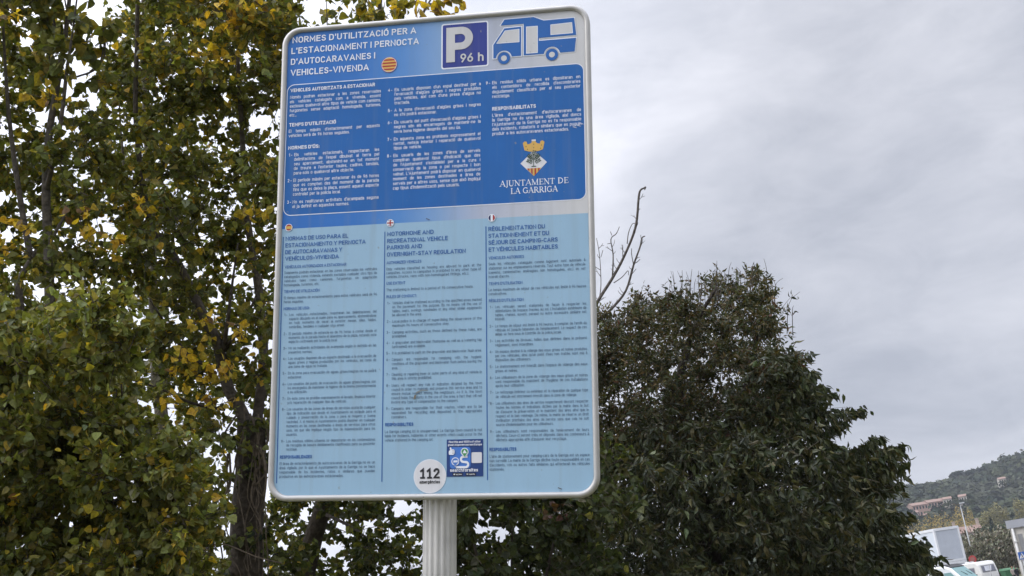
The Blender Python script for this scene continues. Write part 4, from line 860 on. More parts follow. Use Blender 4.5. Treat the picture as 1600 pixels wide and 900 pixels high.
for x, y in ((180, 545), (172, 530), (200, 330)): clump(m, rng, at(x, y, 10.2), .15, 5, 5, POPLAR_LEAF, 0.060, PAL_YEL)
attach(m.build('crown', [M_POPLAR, M_BARK]), rb)

# -- several-stemmed poplar at the far left
D2 = 9.4
rc = tree_root('poplar_tree', 60, 700, D2, 'many stemmed poplar with bare grey twigs reaching up, nearest the left border', 'tree', 'autumn poplars left of the sign')
m = MB(); trunk_down(m, 60, 700, D2, 0.10, POP_BARK)
gb = (0.12, 0.105, 0.09)
for a, w in (([(60,705,D2), (78,560,D2), (76,400,D2), (72,290,D2), (78,200,D2), (95,100,D2), (105,30,D2), (116,-80,D2)], .05), ([(72,300,D2), (92,210,D2-.2), (105,105,D2-.3), (112,60,D2-.3), (125,-40,D2-.3)], .022),
             ([(60,700,D2), (34,560,D2), (31,470,D2), (30,440,D2), (48,405,D2), (57,390,D2)], .045), ([(48,405,D2), (30,300,D2), (14,180,D2), (6,60,D2), (0,-80,D2)], .028), ([(78,380,D2), (105,330,D2+.2), (130,290,D2+.3)], .015),
             ([(94,470,D2), (75,440,D2), (68,400,D2)], .012), ([(92,520,D2), (95,470,D2+.2), (70,430,D2+.3)], .014), ([(120,120,D2), (150,108,D2), (160,85,D2), (164,55,D2)], .008), ([(135,118,D2), (148,105,D2), (162,92,D2), (165,60,D2)], .006), ([(88,60,D2), (82,10,D2), (78,-50,D2)], .012), ([(112,40,D2), (103,10,D2), (98,-30,D2)], .008)):
    limb(m, a, w, 0.005 if w < .03 else .012, gb, 7)
attach(m.build('trunk', M_BARK), rc)
m = MB()
for c in spots(rng, [(-160,-120), (48,-120), (50,60), (70,230), (150,160), (165,330), (180,560), (80,620), (-160,640)], 45, 8.8, 10.8, GAPS_L): clump(m, rng, c, rng.uniform(.24, .36), 18, 11, POPLAR_LEAF, 0.060, PAL_POP)
for c in spots(rng, [(52,-60), (92,-60), (98,95), (80,170), (60,160)], 30, 9, 10): clump(m, rng, c, .18, 6, 7, POPLAR_LEAF, 0.09, PAL_POP)
for c in spots(rng, [(118,20), (160,20), (170,60), (150,85), (120,80)], 26, 9, 9.6): clump(m, rng, c, .15, 5, 6, POPLAR_LEAF, 0.09, PAL_POP)
for c in spots(rng, [(125,140), (160,100), (165,130), (140,170)], 22, 9, 9.6): clump(m, rng, c, .1, 3, 4, POPLAR_LEAF, 0.085, PAL_POP)
for x, y in ((8,28), (72,153), (38,350), (125,350), (6,405), (172,378)): clump(m, rng, at(x, y, 8.7), .15, 5, 5, POPLAR_LEAF, 0.060, PAL_YEL)
attach(m.build('crown', [M_POPLAR, M_BARK]), rc)

# -- young poplar thicket low in front
D3 = 7.9
rd = tree_root('poplar_sapling', 120, 900, D3, 'low leafy young poplar with big green and silvery leaves in front of the trunks', 'tree')
m = MB()
for x, x1, y1 in ((60, 30, 520), (130, 110, 540), (200, 190, 600), (260, 250, 690), (300, 300, 760)):
    trunk_down(m, x, 900, D3, 0.022, POP_BARK); limb(m, [(x,905,D3), ((x+x1)/2, (900+y1)/2, D3), (x1, y1, D3)], 0.022, 0.005, POP_BARK, 6)
attach(m.build('trunk', M_BARK), rd)
m = MB()
poly = [(-120,500), (0,478), (60,520), (110,505), (150,470), (185,500), (205,570), (250,690), (330,740), (330,960), (320,1060), (-120,1060)]
for c in spots(rng, poly, 34, 6.8, 8.6): clump(m, rng, c, rng.uniform(.20, .32), 20, 12, POPLAR_LEAF, 0.052, PAL_FRONT)
for x, y in ((145,648), (155,800), (183,857), (88,700), (140,830), (250,800), (295,875), (25,780)): clump(m, rng, at(x, y, 6.9), .05, 1, 2, POPLAR_LEAF, 0.05, PAL_YEL)
attach(m.build('crown', [M_POPLAR, M_BARK]), rd)

# -- poplar straight behind the sign
D4 = 11.6
re_ = tree_root('poplar_tree', 478, 900, D4, 'leaning poplar behind the sign, its yellowing twigs showing over the top edge', 'tree', 'autumn poplars left of the sign')
m = MB(); trunk_down(m, 474, 905, D4, 0.11, POP_BARK)
limb(m, [(474,905,D4), (490,840,D4), (508,780,D4), (540,640,D4), (560,450,D4), (575,250,D4), (590,60,D4), (598,-60,D4)], 0.11, 0.012, POP_BARK, 9)
for a in ([(560,450,D4), (530,300,D4), (515,120,D4), (510,0,D4)], [(575,250,D4), (610,120,D4), (617,40,D4), (620,-60,D4)], [(590,140,D4), (650,40,D4), (668,8,D4), (690,-30,D4)], [(580,200,D4), (640,60,D4), (665,10,D4), (660,-30,D4)], [(668,8,D4), (690,5,D4), (715,-10,D4)], [(540,640,D4), (500,420,D4), (470,200,D4), (455,30,D4), (450,-60,D4)], [(500,800,D4), (560,830,D4-.4), (610,880,D4-.5)]): limb(m, a, 0.022, 0.004, (0.13, 0.11, 0.10), 6)
attach(m.build('trunk', M_BARK), re_)
m = MB()
for c in spots(rng, [(435,-60), (462,-60), (465,60), (440,70)], 24, 10.5, 12): clump(m, rng, c, .2, 6, 7, POPLAR_LEAF, 0.085, PAL_POP)
for c in spots(rng, [(490,-80), (612,-80), (618,30), (590,120), (560,420), (450,420), (470,60)], 32, 10.5, 12.5, [(475, 22, 20, 24)], 0.85): clump(m, rng, c, .22, 6, 6, POPLAR_LEAF, 0.085, PAL_TOP)
for x, y in ((672,20), (697,3), (718,12), (645,0), (712,-5), (690,15), (630,12)): clump(m, rng, at(x, y, 11.2), .10, 3, 3, POPLAR_LEAF, 0.10, PAL_YEL + [(4, G_OL)])
for c in spots(rng, [(430,560), (720,560), (700,1000), (420,1000)], 40, 10, 12.5, [(645,800,16,12), (448,810,12,14), (500,880,9,20), (652,826,10,20), (530,860,9,10), (430,860,10,14)], 1.0): clump(m, rng, c, rng.uniform(.22, .34), 18, 11, POPLAR_LEAF, 0.060, [(5, (0.06, 0.076, 0.028)), (3, G_DK), (1.5, G_MID), (1, (0.11,0.10,0.03)), (.2, Y2)])
attach(m.build('crown', [M_POPLAR, M_BARK]), re_)

# -- broad leaved shrub at the right of the post
D5 = 9.6
rf = tree_root('shrub', 800, 980, D5, 'dark broad leaved shrub just right of the sign post', 'shrub')
m = MB()
for x, x1, y1 in ((760, 730, 800), (800, 800, 760), (840, 880, 790)):
    trunk_down(m, x, 960, D5, 0.02, POP_BARK); limb(m, [(x,965,D5), ((x+x1)/2, 870, D5), (x1, y1, D5)], 0.02, 0.005, POP_BARK, 6)
attach(m.build('stem', M_BARK), rf)
m = MB()
for c in spots(rng, [(690,700), (960,700), (960,1040), (690,1040)], 40, 9.0, 10.6): clump(m, rng, c, rng.uniform(.2, .3), 17, 11, POPLAR_LEAF, 0.062, [(5, (0.045, 0.058, 0.024)), (2.5, (0.07, 0.085, 0.03)), (1, (0.06, 0.06, 0.028)), (.2, G_LT)], 0.1, 0.8)
for x, y in ((866, 800), (888, 796)): clump(m, rng, at(x, y, 9.2), .1, 3, 3, POPLAR_LEAF, 0.05, [(3, (0.06, 0.028, 0.02)), (2, (0.08, 0.05, 0.025))])
attach(m.build('foliage', [M_POPLAR, M_BARK]), rf)

# -- bare tree whose dead branches show past the sign's right edge
D6 = 15.5
rh = tree_root('bare_tree', 880, 900, D6, 'leafless tree whose thin bare branches fork up beside the right edge of the sign', 'tree')
m = MB(); bb = (0.125, 0.11, 0.10); trunk_down(m, 880, 760, D6, 0.09, bb)
limb(m, [(880,765,D6), (885,680,D6), (896,600,D6), (912,530,D6)], 0.09, 0.05, bb, 8)
for a, w in (([(905,545,D6), (930,479,D6), (956,436,D6), (975,401,D6), (993,355,D6), (998,308,D6), (1001,297,D6), (1006,294,D6), (1009,292,D6), (1007,297,D6)], .034), ([(900,560,D6), (933,506,D6), (956,482,D6), (978,454,D6), (990,414,D6), (1000,386,D6), (1003,372,D6), (1008,369,D6)], .032),
             ([(957,432,D6), (958,398,D6), (954.5,374,D6), (963,365,D6), (968,354,D6)], .014), ([(955,380,D6), (949,381,D6)], .006), ([(956,368,D6), (954,362,D6)], .006), ([(973,403,D6), (973,385,D6), (971,383,D6)], .008), ([(980,381,D6), (982,364,D6), (988,350,D6), (993,350,D6)], .009),
             ([(990,414,D6), (987,398,D6), (987,388,D6)], .010), ([(991,412,D6), (996,409,D6), (1000,405,D6)], .008), ([(959,442,D6), (972,433,D6), (981,423,D6), (982,430,D6)], .009), ([(936,468,D6), (939,445,D6), (937,401,D6), (932,372,D6)], .009), ([(939,402,D6), (942,391,D6)], .005), ([(1002,374,D6), (1001,367,D6)], .006), ([(986,430,D6), (994,420,D6)], .006), ([(998,328,D6), (1000,326,D6)], .006)):
    limb(m, a, w*.72, max(.004, w*0.2), bb, 6)
mains = [[(930,479), (956,436), (975,401), (993,355), (998,308)], [(933,506), (956,482), (978,454), (990,414), (1000,386)], [(939,445), (937,401), (932,372)], [(958,398), (954,374)]]
for k in range(34):                                           # fine side twigs
    ln_ = mains[rng.choice(4, p=[.45, .35, .12, .08])]; i = rng.integers(0, len(ln_)-1); t = rng.uniform(0, 1)
    x, y = ln_[i][0] + (ln_[i+1][0]-ln_[i][0])*t, ln_[i][1] + (ln_[i+1][1]-ln_[i][1])*t; s_ = rng.choice([-1, 1]); l_ = rng.uniform(5, 17)
    x1, y1 = x + s_*l_*rng.uniform(.3, .7), y - l_*rng.uniform(.5, 1.0)
    limb(m, [(x, y, D6), ((x+x1)/2 + s_*1.2, (y+y1)/2, D6), (x1, y1, D6 + rng.uniform(-.1, .1))], .0055, .0022, bb, 4)
    if rng.random() < .5: limb(m, [((x+x1)/2 + s_*1.2, (y+y1)/2, D6), (x1 + s_*rng.uniform(2, 5), (y+y1)/2 - rng.uniform(1, 5), D6)], .004, .002, bb, 4)
o = attach(m.build('trunk', M_BARK), rh)

# -- the big dark tree on the right
D7 = 13.0
rg = tree_root('dark_leaved_tree', 1090, 900, D7, 'big dense dark green tree with drooping leaves right of the sign', 'tree')
m = MB(); db = (0.035, 0.028, 0.022); trunk_down(m, 1090, 800, D7, 0.17, db)
for a, w in (([(1090,805,D7), (1085,720,D7), (1068,640,D7), (1062,600,D7), (1070,560,D7), (1090,500,D7), (1120,450,D7)], .10), ([(1062,620,D7), (1040,590,D7), (1010,550,D7), (980,520,D7)], .06), ([(1085,720,D7), (1120,690,D7), (1160,620,D7), (1180,540,D7), (1185,470,D7)], .06), ([(1085,740,D7), (1150,710,D7), (1240,660,D7), (1310,640,D7)], .05), ([(1088,790,D7), (1180,770,D7), (1290,730,D7), (1390,700,D7)], .05), ([(1088,790,D7), (1000,740,D7), (920,690,D7)], .05), ([(1090,800,D7), (1250,810,D7), (1420,850,D7)], .05)): limb(m, a, w, 0.012, db, 8)
SHOOT = []
for k in range(46):                                           # bare shoots over the top
    x = rng.choice([rng.uniform(1040, 1110), rng.uniform(1105, 1200), rng.uniform(950, 1060), rng.uniform(1190, 1235)], p=[.3, .5, .13, .07])
    y = 436 + (22 if x < 1100 else 0) + max(0, 1060 - x)*0.42 + max(0, x-1195)*1.4; d = rng.uniform(12.3, 13.6); hgt = rng.uniform(4, 40)
    pts = [(x - rng.normal()*3, y + 34, d), (x + rng.normal()*2, y - hgt*.4, d), (x + rng.normal()*5 + (x-1130)*.02, y - hgt, d)]
    limb(m, pts, .0045, .0018, (0.10, 0.085, 0.075), 4); SHOOT.append(pts)
attach(m.build('trunk', M_BARK), rg)
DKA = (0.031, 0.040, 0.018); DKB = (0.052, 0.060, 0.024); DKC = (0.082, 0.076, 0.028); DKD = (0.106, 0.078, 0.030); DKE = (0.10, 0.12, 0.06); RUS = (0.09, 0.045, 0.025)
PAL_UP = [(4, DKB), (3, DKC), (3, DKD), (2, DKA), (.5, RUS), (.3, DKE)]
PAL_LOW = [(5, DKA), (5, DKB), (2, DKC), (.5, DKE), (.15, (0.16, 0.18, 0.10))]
m = MB()
top = [(860,560), (900,505), (960,490), (1005,478), (1030,470), (1055,462), (1080,470), (1098,462), (1118,440), (1140,432), (1180,432), (1200,450), (1208,490), (1222,535), (1250,590), (1255,680), (1100,740), (860,740)]
GAPT = [(1050, 590, 11, 18), (1003, 605, 12, 16), (1128, 607, 12, 12), (1133, 658, 8, 14), (960, 560, 9, 9), (1108, 465, 8, 26), (1150, 690, 12, 8)]
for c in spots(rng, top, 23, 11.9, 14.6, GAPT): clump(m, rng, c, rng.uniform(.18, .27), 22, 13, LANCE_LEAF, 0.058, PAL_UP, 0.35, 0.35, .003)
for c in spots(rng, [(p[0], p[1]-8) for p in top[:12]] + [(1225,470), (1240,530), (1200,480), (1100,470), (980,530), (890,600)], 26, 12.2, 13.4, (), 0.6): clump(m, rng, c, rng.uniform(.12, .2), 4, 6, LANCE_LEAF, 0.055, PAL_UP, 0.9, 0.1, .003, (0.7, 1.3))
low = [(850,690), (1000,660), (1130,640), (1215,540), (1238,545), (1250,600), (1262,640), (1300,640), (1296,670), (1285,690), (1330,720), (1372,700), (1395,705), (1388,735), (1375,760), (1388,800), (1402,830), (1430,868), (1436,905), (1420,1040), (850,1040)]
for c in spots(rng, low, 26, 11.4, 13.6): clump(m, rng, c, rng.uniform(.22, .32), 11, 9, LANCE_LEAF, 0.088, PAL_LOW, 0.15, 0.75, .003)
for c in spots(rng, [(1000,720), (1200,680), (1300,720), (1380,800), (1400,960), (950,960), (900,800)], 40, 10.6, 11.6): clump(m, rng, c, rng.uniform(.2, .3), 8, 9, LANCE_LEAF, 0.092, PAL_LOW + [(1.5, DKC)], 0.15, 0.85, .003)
for pts in SHOOT:                                             # a few small leaves still on the shoots
    nl = rng.integers(0, 6)
    if nl:
        P = np.array([at(pts[1][0] + (pts[2][0]-pts[1][0])*t, pts[1][1] + 14 + (pts[2][1]-pts[1][1]-6)*t, pts[1][2]) for t in rng.uniform(0, 1, nl)])
        add_leaves(m, LANCE_LEAF, P, rng.normal(size=(nl, 3)) + np.array([0, 0, .2]), rng.normal(size=(nl, 3)), rng.uniform(.03, .055, nl), pick(rng, PAL_UP, nl))
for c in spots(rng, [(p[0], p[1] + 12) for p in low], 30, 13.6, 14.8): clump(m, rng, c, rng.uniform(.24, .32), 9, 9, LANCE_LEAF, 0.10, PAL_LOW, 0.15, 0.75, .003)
# arching sprays that break the outline at the right
for (x0, y0), (x1, y1) in (((1215,590), (1262,566)), ((1240,620), (1276,574)), ((1235,660), (1300,606)), ((1250,690), (1332,632)), ((1260,700), (1310,655)), ((1300,730), (1362,690)), ((1320,745), (1412,690)), ((1330,760), (1408,715)), ((1345,790), (1402,750)), ((1380,870), (1452,866)), ((1370,850), (1440,842)), ((1390,890), (1455,885)), ((1225,640), (1290,640)), ((1340,820), (1410,800)), ((1330,735), (1375,676)), ((1395,890), (1450,905)), ((1380,850), (1425,850)), ((1390,880), (1440,876)), ((1230,700), (1290,690)), ((1225,570), (1258,590)), ((1240,600), (1282,600)), ((1365,770), (1396,742)), ((1300,720), (1340,700)), ((1325,770), (1398,728)), ((1350,740), (1404,700))):
    for rep in range(4):
        d = rng.uniform(11.4, 12.8); nn = 16; sx_, sy_ = rng.normal()*10, rng.normal()*10
        s = np.linspace(0.05, 1, nn); P = np.array([at(x0 + sx_ + (x1-x0)*t, y0 + sy_*(1-t) + (y1-y0)*(t*0.6 + 0.4*math.sin(t*PI/2)) + 7*t**3, d) for t in s])
        add_twigs(m, P[:-1], P[1:], np.full(nn-1, .004), db); P = np.repeat(P, 3, 0); nl = len(P)
        T = norm(rng.normal(size=(nl, 3))*0.42 + np.array(CR)*0.4*np.sign(x1-x0) + np.array([0, 0, -0.95])); Nn = rng.normal(size=(nl, 3)) + np.array([0.3, -0.5, 0.3])
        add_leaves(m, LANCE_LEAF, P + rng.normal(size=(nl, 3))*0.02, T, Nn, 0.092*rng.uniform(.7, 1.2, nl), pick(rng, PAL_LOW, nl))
attach(m.build('crown', [M_DARKLEAF, M_BARK]), rg)
# ------------------------------------------------------------------ distance: hillside, houses, parked vehicles
rng = np.random.default_rng(23)
def blob(mb, rng, c, rx, rz, colr, nleaf=46, leaf=0.30, core=True):
    """far tree crown: a lumpy core wrapped in leaf-clump faces"""
    c = np.array(c, float); n = 34
    if core:
        i = np.arange(n); ph = np.arccos(1 - 2*(i+.5)/n); th = PI*(1+5**.5)*i
        pass
    Dn = norm(rng.normal(size=(nleaf, 3)) + np.array([0, -0.15, 0.35])); rr = rng.uniform(0.62, 1.0, (nleaf, 1))
    lump = 1 + 0.22*np.sin(Dn[:, :1]*5 + rng.uniform(0, 6)) * np.cos(Dn[:, 1:2]*4 + rng.uniform(0, 6))
    P = c + Dn*rr*lump*np.array([rx, rx, rz])
    T = norm(np.cross(Dn, rng.normal(size=(nleaf, 3))))
    col_ = np.array(colr)*rng.uniform(0.75, 1.25, (nleaf, 1))
    add_leaves(mb, QUAD_LEAF, P - T*leaf*rx*0.5, T, Dn + rng.normal(size=(nleaf, 3))*0.35, np.full(nleaf, leaf*rx*2.2)*rng.uniform(.7, 1.3, nleaf), col_)
def ground_at(px, py, y):
    """point of the terrain at world distance y below/above the pixel's column"""
    p = at_y(px, py, y); return p.x
# wooded slope: one dense wood
BX = [ground_at(1459, 790, 545), ground_at(1447, 793, 545), ground_at(1435, 796, 545)]
m = MB(); FOREST = [(0.040, 0.052, 0.030), (0.034, 0.046, 0.030), (0.050, 0.060, 0.032), (0.062, 0.070, 0.034), (0.045, 0.050, 0.034)]
y = 395.0
while y < 800:
    x = 105.0
    while x < 420:
        xx, yy = x + rng.uniform(0, 6.5), y + rng.uniform(0, 6.5)
        r = rng.uniform(2.6, 4.6); z = gz(xx, yy)
        k = FOREST[rng.integers(5)] if math.sin(xx/17)+math.sin(yy/31) < 0.9 else (0.060, 0.066, 0.040)
        if not any(abs(xx-bx) < 6.5 and 526 < yy < 553 for bx in BX) and rng.random() < 0.97: blob(m, rng, (xx, yy, z + r*0.75), r, r*rng.uniform(.75, 1.1), k, 40)
        x += 6.2
    y += 6.2
HH = [(1479, 778, 3.6), (1503, 774, 3.2), (1564, 747, 3.6), (1408, 803, 3.0), (1425, 800, 4.6), (1452, 803, 5.0)]
for px, py, w_ in HH:
    y_ = 540 if py > 760 else 640; q_ = at_y(px, py, y_)
    for dx in (-2.6, -.7, 1.2, 2.8): blob(m, rng, (q_.x + dx, y_ - 4.5 + rng.uniform(-.6, .6), q_.z - 3.6 + rng.uniform(-.3, .5)), 1.6, 1.5, FOREST[rng.integers(5)], 40)
tag(m.build('woodland', M_FAR), kind='stuff')

# valley trees: individually placed, shared shapes per kind
def far_tree(name, loc, rx, rz, trunk_h, colr, n, leaf, label, cat, group, stemc=(0.08, 0.07, 0.06)):
    r = tag(empty(name, loc), label, cat, group)
    m = MB(); m.tube([(0, 0, -.3), (0.03, 0, trunk_h*.5), (0, 0.02, trunk_h + rz*0.6)], [rx*.10, rx*.08, rx*.04], 7, stemc); m.build('trunk', M_BARK, r)
    m = MB()
    for k in range(7): 
        q = norm(rng.normal(size=3))*np.array([rx*.45, rx*.45, rz*.5]); blob(m, rng, (q[0], q[1], trunk_h + rz + q[2]), rx*.62, rz*.55, colr, n//7, leaf)
    m.build('crown', M_FAR, r); return r
def copy_tree(o, loc, scale, rz):
    c = o.copy(); col.objects.link(c); c.location = loc; c.scale = scale; c.rotation_euler = (0, 0, rz)
    for ch in o.children:
        d = ch.copy(); col.objects.link(d); d.parent = c
    return c
def place(px, py, d):
    p = at(px, py, d); return Vector((p.x, p.y, gz(p.x, p.y)))
YL = 'yellow autumn poplar in the row along the foot of the wooded hill'
proto = None
for k, (px, d, h) in enumerate([(1404, 372, 1.0), (1412, 380, .95), (1421, 374, 1.1), (1430, 378, .9), (1439, 370, 1.05), (1448, 376, 1.1), (1457, 372, 1.0), (1466, 378, 1.15), (1475, 371, 1.05), (1484, 379, 1.1), (1493, 383, 1.1), (1502, 388, 1.2), (1511, 386, 1.1), (1521, 390, 1.2)]):
    loc = place(px, 825, d); s_ = (h*rng.uniform(.9, 1.15), h*rng.uniform(.9, 1.15), h*1.25*rng.uniform(.92, 1.1)); rz = rng.uniform(0, 6)
    if proto is None: proto = far_tree('yellow_poplar', loc, 1.7, 4.4, 2.0, (0.345, 0.26, 0.085), 620, 0.14, YL, 'tree', 'yellow poplars at the foot of the hill'); proto.scale = s_
    else: copy_tree(proto, loc, s_, rz)
proto = None
for k, (px, d, h) in enumerate([(1531, 400, 1.1), (1541, 404, 1.2), (1551, 402, 1.15), (1561, 406, 1.25), (1571, 404, 1.2), (1596, 398, 1.3), (1606, 402, 1.3)]):
    loc = place(px, 810, d); s_ = (h, h*1.05, h*rng.uniform(.9, 1.1))
    if proto is None: proto = far_tree('olive_poplar', loc, 2.0, 4.6, 2.5, (0.20, 0.18, 0.075), 520, 0.16, 'olive yellow poplar above the tiled house at the hill foot', 'tree', 'olive yellow poplars at the foot of the hill'); proto.scale = s_
    else: copy_tree(proto, loc, s_, rng.uniform(0, 6))
proto = None
for k, (px, d, h) in enumerate([(1402, 300, 1.0), (1413, 310, .85), (1424, 305, .9), (1434, 312, .8), (1444, 304, .85), (1454, 312, .7), (1540, 300, .95), (1552, 305, .9), (1565, 300, .95), (1576, 306, .9), (1588, 300, 1.0), (1600, 304, 1.0)]):
    loc = place(px, 830, d); s_ = (h*1.1, h*1.1, h)
    if proto is None: proto = far_tree('green_tree', loc, 2.6, 3.2, 2.4, (0.040, 0.055, 0.026), 420, 0.15, 'dark green round tree in the belt between the cabins and the yellow poplars', 'tree', 'dark green trees in the valley'); proto.scale = s_
    else: copy_tree(proto, loc, s_, rng.uniform(0, 6))
# slim cypress
lc = place(1549, 818, 280); r = tag(empty('cypress_tree', lc), 'slim dark cypress standing right of the tiled house', 'tree')
m = MB(); m.tube([(0,0,-.3), (0,0,2)], [.16, .12], 7, (0.08,0.07,0.06)); m.build('trunk', M_BARK, r)
m = MB()
for k in range(16): blob(m, rng, (0, 0, 1.2 + k*.52), .75*(1 - (k/17)**2) + .12, .6, (0.022, 0.032, 0.02), 30, .35)
m.build('crown', M_FAR, r)
# umbrella pines on the skyline
def ridge_point(px, py, y):
    x = ground_at(px, py, y); return Vector((x, y, gz(x, y)))
for k, (px, w_, lab) in enumerate([(1497, 1.2, 'widest umbrella pine standing clear on the hill skyline'), (1516, 1.0, 'rounder umbrella pine on the skyline just right of the widest pine'), (1432, .8, 'small pine on the lowest end of the wooded skyline'), (1535, .9, 'umbrella pine on the skyline right of the two domed pines')]):
    loc = ridge_point(px, 745, 738); w_ *= 0.95; r = tag(empty('umbrella_pine', loc), lab, 'tree', 'umbrella pines on the skyline')
    m = MB(); m.tube([(0,0,-1), (.2,0,3.4), (0,0,7.6*w_)], [.4,.3,.2], 7, (0.09,0.06,0.045)); m.build('trunk', M_BARK, r)
    m = MB()
    for q in range(9): a = q*2.4; blob(m, rng, (2.4*w_*math.cos(a)*(q/9)**.5, 2.4*w_*math.sin(a)*(q/9)**.5, 8.0*w_), 2.2*w_, 1.3*w_, (0.032, 0.042, 0.026), 40, .22)
    m.build('crown', M_FAR, r)

# buildings on the slope
W_WALL = mat('brick_orange_wall', (0.38, 0.30, 0.25), 0.9, 0.15, 0.8); W_ROOF = mat('clay_tile_roof', (0.235, 0.155, 0.125), 0.9, 0.2, 1.5); W_GLASS = mat('dark_window_glass', (0.03, 0.035, 0.04), 0.15); W_CREAM = mat('cream_render', (0.50, 0.46, 0.40), 0.9, 0.08, 0.6); W_WHITE = mat('pale_render', (0.60, 0.59, 0.57), 0.9, 0.06, 0.5)
HILL_HOUSES = list(zip(*[(1479, 1503, 1564, 1408, 1425, 1452), (778, 774, 747, 803, 800, 803), (3.6, 3.2, 3.6, 3.0, 4.6, 5.0), ('small cream house right of the terraced flats', 'cream villa half hidden by trees up the slope', 'sandy coloured house high on the slope at the right', 'white cottage at the slope foot beside the dark tree', 'orange walled low house below the terraced flats', 'long pale house below the terraced flats'), (W_CREAM, W_CREAM, W_CREAM, W_WHITE, W_WALL, W_WALL)]))
def house(name, loc, rz, w, d, h, pitch, wallm, label, storeys=2, bays=4, chim=False, roofm=None, group=None, cat='house', base=1.0):
    r = tag(empty(name, loc, rz), label, cat, group)
    hw, hd = w/2, d/2; rh = hd*pitch
    m = MB(); m.add([(-hw,-hd,-base), (hw,-hd,-base), (hw,hd,-base), (-hw,hd,-base), (-hw,-hd,h), (hw,-hd,h), (hw,hd,h), (-hw,hd,h), (-hw,0,h+rh), (hw,0,h+rh)], [(0,1,5,4), (2,3,7,6), (1,2,6,9,5), (3,0,4,8,7)]); m.build('wall', wallm, r)
    m = MB(); e_ = .35
    for s_ in (-1, 1):
        y0, y1 = s_*(hd+e_), 0; z0, z1 = h - e_*pitch, h + rh
        v = [(-hw-.2,y0,z0), (hw+.2,y0,z0), (hw+.2,y1,z1), (-hw-.2,y1,z1)]
        m.add(v + [(a, b, c+.18) for a, b, c in v], [(0,1,2,3), (7,6,5,4), (0,4,5,1), (1,5,6,2), (3,7,4,0)])
    rf = m.build('roof', roofm or W_ROOF, r)
    if chim:
        for sx in (-1, 1):
            m = MB(); m.box(sx*(hw-.3)-.35, sx*(hw-.3)+.35, -.45, .45, h+rh-.6, h+rh+1.7); m.box(sx*(hw-.3)-.45, sx*(hw-.3)+.45, -.55, .55, h+rh+1.7, h+rh+1.9); m.build('chimney', wallm, rf)
    for st in range(storeys):
        for b in range(bays):
            x = -hw + w*(b+.5)/bays; z = h*(st+.32)/storeys; ww, wh = min(1.1, w/bays*.5), h/storeys*.48
            m = MB(); m.box(x-ww/2, x+ww/2, -hd-.06, -hd-.004, z, z+wh); m.build('window', W_GLASS, r)
    return r
p = at(1512, 832, 340)
g0 = gz(p.x, p.y)
house('tiled_house', Vector((p.x, p.y, g0)), R(-6), 7.2, 6.0, p.z - g0, .55, W_WALL, 'brick toned house with tiled roof and two tall chimneys behind the grey shrubs', 2, 3, True)
# terraced block: two stepped rows on the slope
for (px, py, w_, lab, h_) in ((1459, 785, 8.0, 'upper right row of the reddish terraced flats on the wooded slope', 5.2), (1435, 790, 8.4, 'lower left row of the reddish terraced flats on the wooded slope', 5.2)):
    y_ = 545; p = at_y(px, py, y_); g0 = gz(p.x, y_)
    house('terraced_block', Vector((p.x, y_, p.z - h_)), R(4), w_, 7, h_, .35, mat('salmon_render', (0.36, 0.25, 0.205), 0.9, 0.12, 0.8), lab, 2, 6, False, None, 'terraced flats on the slope', 'building')
for (px, py, w_, lab, mt) in HILL_HOUSES:
    y_ = 540 if py > 760 else 640
    p = at_y(px, py, y_); house('hillside_house', Vector((p.x, y_, p.z - 3.6)), R(rng.uniform(-28, -8)), w_, 4.5, 3.0, .4, mt, lab, 1, 3, False, W_ROOF, 'houses scattered on the slope')

# feathery grey green shrubs behind the parking lot
proto = None
for k, (px, d, h, lab) in enumerate([(1516, 118, .85, 'feathery grey green willow beside the white cabin'), (1542, 122, 1.05, 'tallest feathery grey green willow behind the caravan'), (1560, 112, .9, 'feathery grey green willow behind the caravan roof end'), (1579, 120, .95, 'feathery grey green willow next to the beige building'), (1530, 108, .7, 'low feathery grey green willow in front of the taller ones')]):
    loc = place(px, 880, d); h *= 1.3; r = tag(empty('willow_tree', loc), lab, 'tree', 'grey green willows behind the parking lot')
    m = MB(); m.tube([(0,0,-.2), (.05,0,1.2), (0,0,2.4)], [.14,.1,.05], 7, (0.09,0.08,0.06)); m.build('trunk', M_BARK, r)
    m = MB(); ns = 420; A = np.zeros((ns, 3)); A[:, :2] = rng.normal(size=(ns, 2))*.75*h; A[:, 2] = rng.uniform(.3, 3.4*h, ns)
    rad = 1.9*h*np.sqrt(np.clip(1 - ((A[:, 2:3]/h - 2.0)/3.2)**2, .1, 1))
    D = norm(np.concatenate([A[:, :2]*1.0 + rng.normal(size=(ns, 2))*.35, rng.uniform(.6, 1.5, (ns, 1))], 1)); A[:, :2] = norm(np.concatenate([A[:, :2], np.zeros((ns,1))], 1))[:, :2]*rad*rng.uniform(.2, .95, (ns, 1))
    E_ = A + D*rng.uniform(.5, 1.1, (ns, 1))*h*1.1; add_twigs(m, A, E_, np.full(ns, .012), (0.12, 0.10, 0.08))
    s = rng.uniform(0, 1, (ns, 9, 1)); P = (A[:, None] + (E_-A)[:, None]*s).reshape(-1, 3); T = np.repeat(D, 9, 0) + rng.normal(size=(ns*9, 3))*.35
    add_leaves(m, QUAD_LEAF, P, T, rng.normal(size=(ns*9, 3)), rng.uniform(.16, .32, ns*9), pick(rng, [(4, (0.17, 0.17, 0.11)), (4, (0.30, 0.29, 0.22)), (2, (0.085, 0.085, 0.055)), (1, (0.20, 0.165, 0.12))], ns*9))
    m.build('crown', [M_FAR, M_BARK], r)

